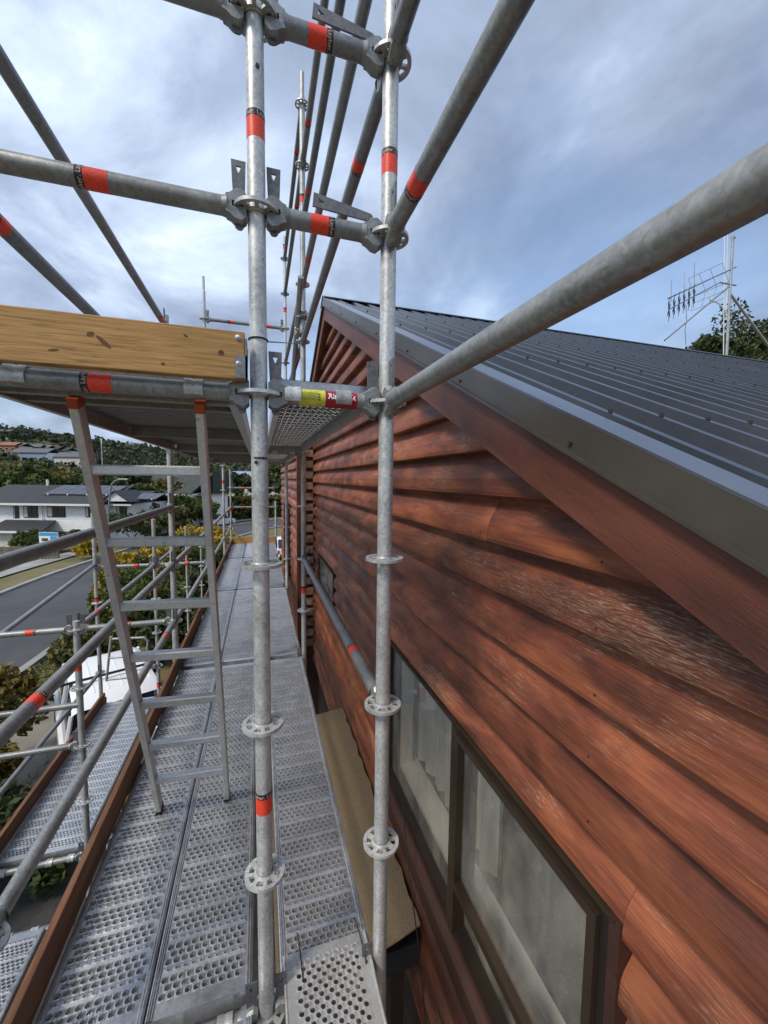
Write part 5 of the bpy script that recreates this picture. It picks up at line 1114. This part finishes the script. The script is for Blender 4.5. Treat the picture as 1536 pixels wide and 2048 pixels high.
# wire tie and its band round the front standard
wt = thing('wire_tie', 'wire lashed round the front standard above the end board, running to far clamps', 'wire tie', (0, Y0, 0.395))
ring = MB(); n = 28
for i in range(n):
    a = 2*math.pi*i/n; b = 2*math.pi*(i+1)/n; ring.tube((0.0262*math.cos(a), 0.0262*math.sin(a), 0), (0.0262*math.cos(b), 0.0262*math.sin(b), 0), 0.0022, 6)
ring.build('loop', 'black_plastic', wt)
e = Vector((XR, yb(1), zk(2)-0.02))-Vector((0, Y0, 0.395)); MB().tube((0.026, 0.005, 0.0), e, 0.0022, 6).build('wire', 'galv_dull_shade', wt)
def coupler(p, label, ax=0.0):
    t = thing('tube_coupler', label, 'coupler', p, ax)
    mb = MB()
    for (s) in (-1, 1):
        mb.tube((s*0.022, 0, -0.026), (s*0.022, 0, 0.026), 0.034, 12); mb.box((s*0.022-0.012, -0.055, -0.02), (s*0.022+0.012, -0.02, 0.02))
    mb.build('body', 'galv_dull_shade', t); MB().tube((-0.02, -0.045, 0), (-0.02, -0.095, 0.01), 0.007, 8).tube((0.02, -0.045, 0), (0.045, -0.09, -0.02), 0.007, 8).build('bolt', 'galv_dull_shade', t); return t
coupler((XR-0.01, yb(1)-0.02, zk(2)+0.22), 'upper swivel coupler on the spigot topped standard', 0.5); coupler((XR-0.02, yb(1)-0.02, zk(2)+0.07), 'lower swivel coupler on the spigot topped standard', -0.4)
coupler((X2-0.02, yb(2)-0.02, -2.75), 'coupler on the lower walkway standard above the white vehicle', 0.3)
ledger((XR-0.045, yb(1)-0.3, zk(2)+0.42), (XR-0.05, yb(1)+1.4, zk(1)-0.35), 'short brace tube coupled to the spigot topped standard', heads=(0, 0), m='galv_dull_shade', name='scaffold_brace', cat='scaffold brace')
# ------------------------------------------------------------------ street: houses, vehicles, furniture
def facing(px, py, d):
    """point at forward depth d on the view line of a pixel row (ground place) and the yaw facing the street"""
    q = ray(px, py)*d; return q
def gable_house(name, label, cat, x, y, z, rot, w, dp, h, rh, wall_m, roof_m, wins=3, floors=1, group=None, over=0.5):
    t = thing(name, label, cat, (x, y, z), rot, group)
    MB().prism([(-w/2, -1.5), (w/2, -1.5), (w/2, h), (-w/2, h)], 1, 0, dp).build('wall', wall_m, t, smooth=False)
    r = MB().prism([(-over, h-0.12), (dp/2, h+rh), (dp+over, h-0.12), (dp+over, h+0.10), (dp/2, h+rh+0.24), (-over, h+0.10)], 0, -w/2-0.3, w/2+0.3)
    r.build('roof', roof_m, t, smooth=False)
    for f in range(floors):
        for i in range(wins):
            cx = -w/2+(i+0.5)*w/wins; z0 = 0.9+f*2.6
            if z0+1.2 > h: continue
            o = MB().box((cx-w/wins*0.28, -0.05, z0), (cx+w/wins*0.28, 0.02, z0+1.25)).build('window', 'white_paint' if wall_m != 'white_board' else 'bronze_dark', t, smooth=False)
            MB().box((cx-w/wins*0.24, -0.07, z0+0.1), (cx+w/wins*0.24, -0.051, z0+1.15)).build('pane', 'far_glass', o, smooth=False)
    return t
# white two storey house, built along local axes: u right, v away
wh = thing('white_house', 'white two storey weatherboard house with black tile roof and solar panels', 'house', tuple(Rv0*-0+Vector((0, 0, 0))), -YAW)
DW = 38.0
def U(px): return (px-768)/F_PX*DW
def Zp(py, px=150): return -((py-(950-0.0125*(px-768)*0-0))/F_PX*DW)+0.0
def wpt(px, py, dv=0.0): return (px-768)/F_PX*(DW+dv), DW+dv, None
BZ = g(-30, 25)
def zrow(px, py, d=DW):
    q = ray(px, py); return q.z/Vector((q.x, q.y, 0)).dot(Vector((math.sin(YAW), math.cos(YAW), 0)))*d
def ucol(px, py, d=DW):
    q = ray(px, py); hd = Vector((math.sin(YAW), math.cos(YAW), 0)); return q.dot(Vector((math.cos(YAW), -math.sin(YAW), 0)))/q.dot(hd)*d
ze = zrow(100, 1009); zr_ = zrow(100, 973, DW+4.5)
u0, u1 = ucol(-60, 1020), ucol(203, 1020)
MB().box((u0, DW, BZ-0.5), (u1, DW+9, ze)).build('wall', 'white_board', wh, smooth=False)
u2 = ucol(278, 1010, DW+3); MB().box((u1+0.001, DW+1.6, BZ-0.5), (u2, DW+8.6, ze-0.002)).build('wall', 'white_board', wh, smooth=False)
# lapped siding
for (a, b, v, zz0) in ((u0, u1, DW, BZ+1.2), (u1+0.02, u2, DW+1.6, BZ+1.2)):
    z = zz0
    while z < ze-0.2:
        MB().prism([(v-0.035, z), (v-0.001, z), (v-0.001, z+0.19), (v-0.012, z+0.19)], 0, a, b).build('siding_board', 'white_board', wh, smooth=False); z += 0.19
MB().box((u0-0.02, DW-0.05, BZ-0.5), (u1-0.5, DW-0.036, BZ+1.19)).build('brick_base', 'brick_grey', wh, smooth=False)
rf = MB().prism([(DW-0.6, ze), (DW+4.5, zr_), (DW+9.6, ze), (DW+9.6, ze+0.14), (DW+4.5, zr_+0.16), (DW-0.6, ze+0.14)], 0, u0-0.4, u1+0.3).build('roof', 'tile_black', wh, smooth=False)
rf2 = MB().prism([(DW+0.9, ze-0.05), (DW+5.1, zr_-0.5), (DW+9.3, ze-0.05), (DW+9.3, ze+0.09), (DW+5.1, zr_-0.36), (DW+0.9, ze+0.09)], 0, u1+0.31, u2+0.6).build('roof', 'tile_black', wh, smooth=False)
MB().box((u0-0.4, DW-0.72, ze-0.06), (u1+0.3, DW-0.61, ze+0.13)).build('gutter', 'white_paint', wh, smooth=False); MB().box((u1+0.31, DW+0.78, ze-0.1), (u2+0.6, DW+0.89, ze+0.07)).build('gutter', 'white_paint', wh, smooth=False)
gx = ucol(222, 985); MB().prism([(gx-1.25, ze+0.35), (gx+1.25, ze+0.35), (gx, ze+1.25)], 1, DW+0.6, DW+1.6).build('dormer_gable', 'white_paint', wh, smooth=False)
MB().prism([(gx-1.55, ze+0.30), (gx, ze+1.40), (gx+1.55, ze+0.30), (gx+1.4, ze+0.30), (gx, ze+1.27), (gx-1.4, ze+0.30)], 1, DW+0.4, DW+4.0).build('dormer_roof', 'tile_black', wh, smooth=False)
sl_ = (zr_-ze)/5.1
def solar(px0, px1, v0, v1, nx, ny, base_v, base_z, sl):
    a, b = ucol(px0, 985), ucol(px1, 985)
    for i in range(nx):
        for j in range(ny):
            x0 = a+(b-a)*i/nx+0.02; x1 = a+(b-a)*(i+1)/nx-0.02; va = v0+(v1-v0)*j/ny+0.015; vb = v0+(v1-v0)*(j+1)/ny-0.015
            za = base_z+(va-base_v)*sl+0.28; zb = base_z+(vb-base_v)*sl+0.28
            MB().add([(x0, va, za), (x1, va, za), (x1, vb, zb), (x0, vb, zb), (x0, va, za-.04), (x1, va, za-.04), (x1, vb, zb-.04), (x0, vb, zb-.04)], [(0, 1, 2, 3), (7, 6, 5, 4), (0, 4, 5, 1), (1, 5, 6, 2), (2, 6, 7, 3), (3, 7, 4, 0)]).build('solar_panel', 'solar', wh, smooth=False)
    for i in range(0, nx, 2):
        x = a+(b-a)*(i+0.5)/nx; z = base_z+(v0-base_v)*sl+0.26; MB().box((x, v0-0.06, z-0.08), (x+0.12, v0-0.005, z+0.06)).build('bracket', 'white_paint', wh, smooth=False)
solar(58, 200, DW+1.5, DW+4.2, 7, 2, DW-0.6, ze, sl_); solar(236, 286, DW+2.0, DW+3.9, 3, 1, DW+0.9, ze-0.05, (zr_-0.45-ze)/4.2)
for (a, b, c, d, v) in ((27, 38, 1012, 1036, 0), (47, 76, 1011, 1035, 0), (94, 131, 1012, 1034, 0), (171, 190, 1011, 1034, 0), (233, 254, 1008, 1031, 1.6), (300, 312, 1003, 1014, 1.6)):
    dd = DW+v
    if a == 300: continue
    x0, x1 = ucol(a, c, dd), ucol(b, c, dd); z1, z0 = zrow(a, c, dd), zrow(a, d, dd)
    o = MB().box((x0, dd-0.07, z0), (x1, dd-0.02, z1)).build('window', 'bronze_dark', wh, smooth=False)
    MB().box((x0+0.06, dd-0.085, z0+0.07), (x1-0.06, dd-0.0705, z1-0.07)).build('pane', 'far_glass', o, smooth=False)
    MB().box((x0+0.08, dd-0.10, z0+0.08), (x0+(x1-x0)*0.30, dd-0.0855, z1-0.08)).build('curtain', 'cream_wall', o, smooth=False)
    if b-a > 20: MB().box((x0+(x1-x0)*0.58, dd-0.11, z0+0.07), (x0+(x1-x0)*0.60, dd-0.0855, z1-0.07)).build('bar', 'bronze_dark', o, smooth=False)
# porch and garage
pz1, pz0 = zrow(60, 1042, DW-1), zrow(60, 1063, DW-2.6)
pa, pb_ = ucol(-40, 1060, DW-2.6), ucol(82, 1063, DW-2.6)
MB().add([(pa, DW-2.6, pz0), (pb_, DW-2.6, pz0), (ucol(112, 1042, DW-.1), DW-0.1, pz1), (pa, DW-0.1, pz1), (pa, DW-2.6, pz0-.12), (pb_, DW-2.6, pz0-.12), (ucol(112, 1042, DW-.1), DW-0.1, pz1-.12), (pa, DW-0.1, pz1-.12)], [(0, 1, 2, 3), (7, 6, 5, 4), (0, 4, 5, 1), (1, 5, 6, 2), (2, 6, 7, 3), (3, 7, 4, 0)]).build('porch_roof', 'tile_black', wh, smooth=False)
MB().box((pa, DW-2.72, pz0-0.16), (pb_, DW-2.61, pz0+0.02)).build('porch_gutter', 'white_paint', wh, smooth=False)
MB().box((pa, DW-2.2, BZ-0.5), (ucol(25, 1075, DW-2.2), DW-0.1, pz0-0.125)).build('garage_door', 'cream_wall', wh, smooth=False)
MB().box((ucol(25, 1075, DW-2.2)+0.002, DW-2.15, BZ-0.5), (ucol(45, 1075, DW-2.2), DW-0.1, pz0-0.125)).build('brick_pier', 'brick_grey', wh, smooth=False)
MB().box((ucol(46, 1075), DW-0.12, BZ), (ucol(72, 1075), DW-0.06, BZ+2.1)).build('door', 'bronze_dark', wh, smooth=False)
MB().tube((ucol(86, 1020), DW-0.14, BZ+1), (ucol(86, 1020), DW-0.14, ze-0.05), 0.05, 8).build('downpipe', 'white_paint', wh)
MB().tube((ucol(97, 972, DW+4.5), DW+4.4, zr_), (ucol(97, 972, DW+4.5), DW+4.4, zr_+0.75), 0.12, 8).build('vent_pipe', 'white_paint', wh)
# neighbouring brick house with green roof
q = ray(300, 985)*52; nb_ = thing('brick_house', 'brown brick gabled house with large dark green tile roof behind the ladder', 'house', (q.x, q.y, g(q.x, q.y)), -YAW-0.25)
hz = zrow(280, 986, 52)-g(q.x, q.y); rz_ = zrow(280, 945, 56)-g(q.x, q.y)
MB().box((-3.2, 0, -1), (5.8, 8, hz)).build('wall', 'white_board', nb_, smooth=False)
MB().prism([(-3.9, hz-0.1), (-3.6, hz+0.1), (-1.6, rz_), (6.4, rz_), (6.4, hz-0.1)], 1, 4.0, 8.6).build('roof_back', 'tile_green', nb_, smooth=False)
MB().add([(-3.6, -0.5, hz-.1), (6.4, -0.5, hz-.1), (6.4, 4.2, rz_+.02), (-2.6, 4.2, rz_+.02), (-3.6, -0.5, hz-.25), (6.4, -0.5, hz-.25), (6.4, 4.2, rz_-.15), (-2.6, 4.2, rz_-.15)], [(0, 1, 2, 3), (7, 6, 5, 4), (0, 4, 5, 1), (1, 5, 6, 2), (2, 6, 7, 3), (3, 7, 4, 0)]).build('roof', 'tile_green', nb_, smooth=False)
MB().prism([(-6.4, hz-0.5), (-2.2, hz-0.5), (-4.3, hz+1.35)], 1, -1.0, 3.0).build('gable', 'brick_red', nb_, smooth=False)
MB().prism([(-6.9, hz-0.62), (-4.3, hz+1.62), (-1.7, hz-0.62), (-1.95, hz-0.62), (-4.3, hz+1.42), (-6.65, hz-0.62)], 1, -1.25, 3.2).build('gable_trim', 'cream_wall', nb_, smooth=False)
MB().box((-6.3, -0.9, -1), (-2.3, 3.0, hz-0.5)).build('gable_wall', 'brick_red', nb_, smooth=False); MB().box((-3.7, -0.62, hz-0.2), (6.5, -0.51, hz-0.02)).build('gutter', 'white_paint', nb_, smooth=False)
for x in (0.6, 3.2): o = MB().box((x, -0.05, hz-1.6), (x+1.4, 0.02, hz-0.5)).build('window', 'bronze_dark', nb_, smooth=False); MB().box((x+.08, -0.07, hz-1.52), (x+1.32, -0.051, hz-0.58)).build('pane', 'far_glass', o, smooth=False)
# long blue roofed building beyond the trees
q = ray(500, 965)*95; t = thing('blue_building', 'long blue grey metal building beyond the street trees', 'building', (q.x, q.y, g(q.x, q.y)), -YAW)
bh = zrow(500, 942, 95)-g(q.x, q.y)
MB().box((-6, 0, -1), (14, 8, bh-2.4)).build('wall', 'cream_wall', t, smooth=False)
for i in range(20): MB().add([(-6.4+i*1.04, -0.6, bh-2.5), (-5.40+i*1.04, -0.6, bh-2.5), (-5.40+i*1.04, 5, bh), (-6.4+i*1.04, 5, bh), (-6.4+i*1.04, -0.6, bh-2.6), (-5.40+i*1.04, -0.6, bh-2.6), (-5.40+i*1.04, 5, bh-.1), (-6.4+i*1.04, 5, bh-.1)], [(0, 1, 2, 3), (7, 6, 5, 4), (0, 4, 5, 1), (1, 5, 6, 2), (2, 6, 7, 3), (3, 7, 4, 0)]).build('roof_sheet', 'steel_blue', t, smooth=False)
# houses scattered over the hillside
hl = [(14, 900, 9, 'brick_red', 'rust_roof', 'hillside house with rust red roof at the edge of the wood'), (30, 902, 8, 'cream_wall', 'grey_roof', 'cream hillside house next to the rust roofed one'), (58, 903, 11, 'brown_wall', 'grey_roof', 'long dark hillside house under the wood'),
      (80, 905, 9, 'cream_wall', 'grey_roof', 'pale hillside house in the middle of the upper row'), (102, 907, 9, 'brown_wall', 'tile_black', 'dark timber hillside house in the upper row with bright windows'), (122, 910, 8, 'cream_wall', 'tile_black', 'pale hillside house near the ladder stile'),
      (112, 916, 8, 'brown_wall', 'tile_black', 'brown hillside house below the upper row'), (152, 910, 8, 'brown_wall', 'tile_black', 'black roofed hillside house beside the ladder stile'), (255, 899, 9, 'white_board', 'grey_roof', 'small white house on the skyline beyond the pole'),
      (15, 874, 13, 'white_board', 'grey_roof', 'white house high among the skyline trees')]
for (px, py, w, wm, rm, lab) in hl:
    p = hit(px, py+3); gable_house('hillside_house', lab, 'house', p.x, p.y, p.z, -YAW+random.uniform(-.3, .3), w*p.length/300, 7*p.length/300, 3.4*p.length/300, 1.6*p.length/300, wm, rm, 3, 1, 'houses on the far hillside')
p = hit(60, 938, 100, 300); d = p.length; t = gable_house('hillside_house', 'white house with blue upper storey and dormers above the tree belt', 'house', p.x, p.y, p.z+0.5, -YAW, 13*d/190, 8, 5.4*d/190, 2.0, 'white_board', 'grey_roof', 4, 2, 'houses on the far hillside')
MB().box((-3.5*d/190, -0.03, 3.0*d/190), (6.4*d/190, 0.05, 5.3*d/190)).build('upper_cladding', 'steel_blue', t, smooth=False)
p = hit(140, 950, 90, 300); d = p.length; gable_house('hillside_house', 'grey roofed house with white gable among the trees beside the ladder', 'house', p.x, p.y, p.z+1.0, -YAW, 9*d/150, 7, 4.6*d/150, 2.0, 'cream_wall', 'grey_roof', 4, 2, 'houses on the far hillside')
# street lamp, power pole, sign board, fence, red sign
q = ray(212, 1070)*33; t = thing('street_lamp', 'curved arm street lamp in front of the white house', 'street lamp', (q.x, q.y, g(q.x, q.y)))
lb_ = Vector((q.x, q.y, g(q.x, q.y))); top_ = ray(221, 980)*33; arm = ray(240, 958)*33
pts = [Vector((0, 0, 0)), ray(218, 1010)*33-lb_, top_-lb_, ray(224, 968)*33-lb_, ray(231, 962)*33-lb_, arm-lb_]
MB().pipe(pts, 0.075, 8).build('pole', 'lamp_post', t); MB().box((pts[-1].x-0.1, pts[-1].y-0.12, pts[-1].z-0.06), (pts[-1].x+0.55, pts[-1].y+0.12, pts[-1].z+0.06)).build('lantern', 'galv', t)
q = ray(206, 960)*90; bz = g(q.x, q.y); tp = (ray(206, 886)*90).z; t = thing('power_pole', 'thin pale power pole against the wooded hill', 'pole', (q.x, q.y, bz)); MB().tube((0, 0, 0), (0, 0, tp-bz), 0.13, 8, 0.09).build('pole', 'galv', t); MB().box((-0.08, -0.08, tp-bz-0.3), (0.08, 0.08, tp-bz+0.9)).build('fitting', 'label_white', t)
q = ray(98, 1075)*31; t = thing('sign_board', 'blue and white printed sign board behind the paling fence', 'sign', (q.x, q.y, g(q.x, q.y)), -YAW)
zc = q.z-g(q.x, q.y)
MB().box((-0.75, -0.03, zc-0.42), (0.72, 0.0, zc+0.42)).build('panel', 'label_white', t, smooth=False); MB().box((-0.72, -0.036, zc+0.12), (0.70, -0.0305, zc+0.39)).build('print', 'sign_blue', t, smooth=False); MB().box((0.12, -0.037, zc-0.3), (0.66, -0.0305, zc+0.1)).build('print', 'sign_blue', t, smooth=False)
MB().box((-0.55, -0.037, zc-0.28), (-0.05, -0.0305, zc-0.05)).build('print', 'leaf_green', t, smooth=False)
for x in (-0.7, 0.64): MB().box((x, 0.001, 0), (x+0.07, 0.07, zc+0.4)).build('post', 'fence_wood', t, smooth=False)
fa = ray(-30, 1107)*29.5; fb = ray(118, 1090)*31; fv = fb-fa; fv.z = 0; L = fv.length; fv.normalize()
fe = thing('paling_fence', 'weathered grey timber paling fence in front of the white house', 'fence', (fa.x, fa.y, g(fa.x, fa.y)), math.atan2(fv.y, fv.x))
pal = [MB().prism([(-0.05, 0), (0.05, 0), (0.05, 1.14), (0.0, 1.2), (-0.05, 1.14)], 1, -0.011, 0.011).mesh('paling', 'fence_wood', smooth=False)]
for i in range(int(L/0.14)): obj('paling', pal[0], fe, (i*0.14, 0, random.uniform(-.04, .04)))
MB().box((-0.1, 0.012, 0.3), (L, 0.05, 0.38)).box((-0.1, 0.012, 0.85), (L, 0.05, 0.93)).build('fence_rail', 'fence_wood', fe, smooth=False)
q = ray(309, 1062)*27; bz = g(q.x, q.y); zc = (ray(308, 1041)*27).z-bz
t = thing('red_sign', 'small round red sign on a white post beyond the golden shrubs', 'sign', (q.x, q.y, bz), -YAW)
MB().tube((0, 0, 0), (0, 0, zc), 0.05, 8).build('post', 'white_paint', t); MB().tube((0, -0.11, zc), (0, -0.08, zc), 0.17, 20).build('disc', 'sign_red', t)
# low plants in front of the white house
for (px, d, r, m) in ((60, 33.5, 0.9, 'leaf_green'), (85, 33.5, 0.8, 'leaf_dark'), (112, 34, 0.9, 'leaf_olive'), (150, 34.5, 0.9, 'leaf_dark'), (265, 36, 1.8, 'leaf_dark'), (300, 38, 1.7, 'leaf_green'), (182, 31.5, 0.8, 'leaf_yellow')):
    q = ray(px, 1080); q = Vector((q.x, q.y))*d; plant('house_shrub', 'low garden shrub at the foot of the white house', 'shrub', q.x, q.y, (r*1.3, r*1.3, r), 0.2, 1500, m, 18, 0.36, 'shrubs by the white house', zc=r*1.0)
for (px, d, r, m) in ((352, 46, 2.0, 'leaf_dark'), (375, 48, 2.2, 'leaf_green'), (335, 44, 1.9, 'leaf_olive'), (405, 53, 2.0, 'leaf_green'), (360, 58, 2.6, 'leaf_olive')):
    q = ray(px, 1040); q = Vector((q.x, q.y))*d; plant('corner_bush', 'leafy bush on the street corner behind the white car', 'bush', q.x, q.y, (r*1.2, r*1.2, r), 0.28, 2600, m, 24, 0.36, 'bushes on the street corner', zc=r*1.0)

def car(label, x, y, rot, L, Wd, H, body_m, kind='wagon', z=None, name='parked_car', cat='car', rack=False):
    z = g(x, y)+0.06 if z is None else z
    t = thing(name, label, cat, (x, y, z), rot)
    # length runs along local Y, front towards +Y; sections across the body
    hb2 = H*0.56
    if kind == 'wagon': roof = [(-L*0.47, hb2), (-L*0.44, H*0.93), (-L*0.38, H), (L*0.06, H), (L*0.12, H*0.97), (L*0.25, hb2+0.03)]
    else: roof = [(-L*0.40, hb2), (-L*0.24, H*0.96), (-L*0.12, H), (L*0.06, H), (L*0.12, H*0.97), (L*0.27, hb2+0.02)]
    low = [(-L/2, 0.30), (-L/2+0.02, hb2*0.78), (-L*0.485, hb2), (L*0.27, hb2+0.02), (L*0.46, hb2*0.86), (L/2, hb2*0.66), (L/2, 0.30), (L*0.44, 0.2), (-L*0.44, 0.2)]
    mb = MB(); n = len(low); lays = []
    for (xx, k, dz) in ((-Wd/2, 0.965, 0.02), (-Wd/2+0.07, 1.0, 0), (Wd/2-0.07, 1.0, 0), (Wd/2, 0.965, 0.02)): lays.append([(xx, yy*k, zz*(0.97 if dz else 1)) for yy, zz in low])
    vs = [p for l in lays for p in l]; fs = [tuple(range(n)), tuple(range(4*n-1, 3*n-1, -1))]+[(l*n+i, l*n+(i+1) % n, (l+1)*n+(i+1) % n, (l+1)*n+i) for l in range(3) for i in range(n)]
    mb.add(vs, fs); bd = mb.build('body', body_m, t, angle=32)
    # glasshouse: dark glass volume with a painted roof and pillars
    n = len(roof); gh = MB(); vs = []
    for s in (-1, 1):
        for yy, zz in roof: f = (zz-hb2)/(H-hb2); vs.append((s*(Wd/2-0.06-0.15*f), yy, zz-0.03))
    gh.add(vs, [tuple(range(n)), tuple(range(2*n-1, n-1, -1))]+[(i, i+1, n+i+1, n+i) for i in range(n-1)]); gh.build('windows', 'car_glass', t, smooth=False)
    rp_ = MB(); k0, k1 = (1, 4) if kind == 'wagon' else (1, 4)
    top_ = [roof[i] for i in range(k0, k1+1)]; vs = []
    for (f2, dz) in ((-1, -0.03), (-0.86, 0.012), (0.86, 0.012), (1, -0.03)):
        for yy, zz in top_: f = (zz-hb2)/(H-hb2); vs.append((f2*(Wd/2-0.05-0.15*f), yy, zz+dz))
    m_ = len(top_); rp_.add(vs, [(l*m_+i, l*m_+i+1, (l+1)*m_+i+1, (l+1)*m_+i) for l in range(3) for i in range(m_-1)])
    ro = rp_.build('roof_panel', body_m, t, angle=40)
    for s in (-1, 1):
        for (ya, za, yb2, zb) in ((roof[0][0], hb2, roof[1][0], roof[1][1]), (-L*0.13, hb2, -L*0.12, H), (roof[-1][0], hb2, roof[-2][0], roof[-2][1])):
            def PX(zz): return s*(Wd/2-0.052-0.15*(zz-hb2)/(H-hb2))
            MB().tube((PX(za), ya, za-0.02), (PX(zb), yb2, zb-0.02), 0.035, 6).build('pillar', body_m, t)
    for sx in (-1, 1):
        for sy in (-0.3, 0.31):
            w = MB().tube((sx*(Wd/2-0.2), sy*L, 0.32), (sx*(Wd/2+0.005), sy*L, 0.32), 0.32, 22).build('wheel', 'tyre', t); MB().tube((sx*(Wd/2+0.006), sy*L, 0.32), (sx*(Wd/2+0.014), sy*L, 0.32), 0.2, 16).build('rim', 'rim', w)
        MB().box((sx*Wd/2*0.93-0.13, -L/2+0.0, hb2*0.62), (sx*Wd/2*0.93+0.02*sx, -L/2+0.035, hb2*0.95)).build('tail_light', 'tail_red', t, smooth=False)
        MB().box((sx*Wd/2*0.80-0.18, L/2-0.06, hb2*0.62), (sx*Wd/2*0.80+0.12, L/2+0.004, hb2*0.8)).build('headlight', 'lamp_clear', t, smooth=False)
    MB().box((-0.26, -L/2-0.012, 0.55), (0.26, -L/2+0.012, 0.66)).build('number_plate', 'label_white', t, smooth=False)
    MB().box((-Wd/2*0.92, -L/2-0.03, 0.30), (Wd/2*0.92, -L/2+0.02, 0.46)).build('bumper', 'car_black', t, smooth=False)
    if rack:
        MB().tube((-Wd/2-0.12, -L*0.24, H+0.10), (Wd/2+0.05, -L*0.24, H+0.10), 0.028, 8).box((-Wd/2+0.2, -L*0.24-.03, H-0.01), (-Wd/2+0.26, -L*0.24+.03, H+0.09)).box((Wd/2-0.26, -L*0.24-.03, H-0.01), (Wd/2-0.2, -L*0.24+.03, H+0.09)).build('roof_rack', 'car_black', t)
        rb2 = MB()
        for i in range(6): xx = -Wd/2+0.32+i*(Wd-0.64)/5; rb2.box((xx-0.012, -L*0.36, H+0.008), (xx+0.012, L*0.05, H+0.020))
        rb2.build('roof_ribs', body_m, t)
    return t
car('white wagon with dark rear glass, ribbed roof and black roof bar under the lower walkway', -3.30, 9.95, 0.42, 4.2, 1.78, 1.80, 'car_white', 'wagon', name='parked_wagon', rack=True)
q = onZ(432, 1052, -6.44); car('white car parked across the street seen between the standards', q.x+0.2, q.y+1, -0.75, 4.5, 1.8, 1.62, 'car_white', 'wagon')
q = onZ(500, 1036, -6.44); car('black car with red tail lights parked beyond the white one', q.x, q.y, 0.9, 4.5, 1.8, 1.5, 'car_black', 'hatch')
q = onZ(556, 1120, -6.44); car('white car partly hidden behind the far deck end beside the wing wall', q.x+0.5, q.y+2, 0.2, 4.4, 1.8, 1.55, 'car_white', 'hatch')
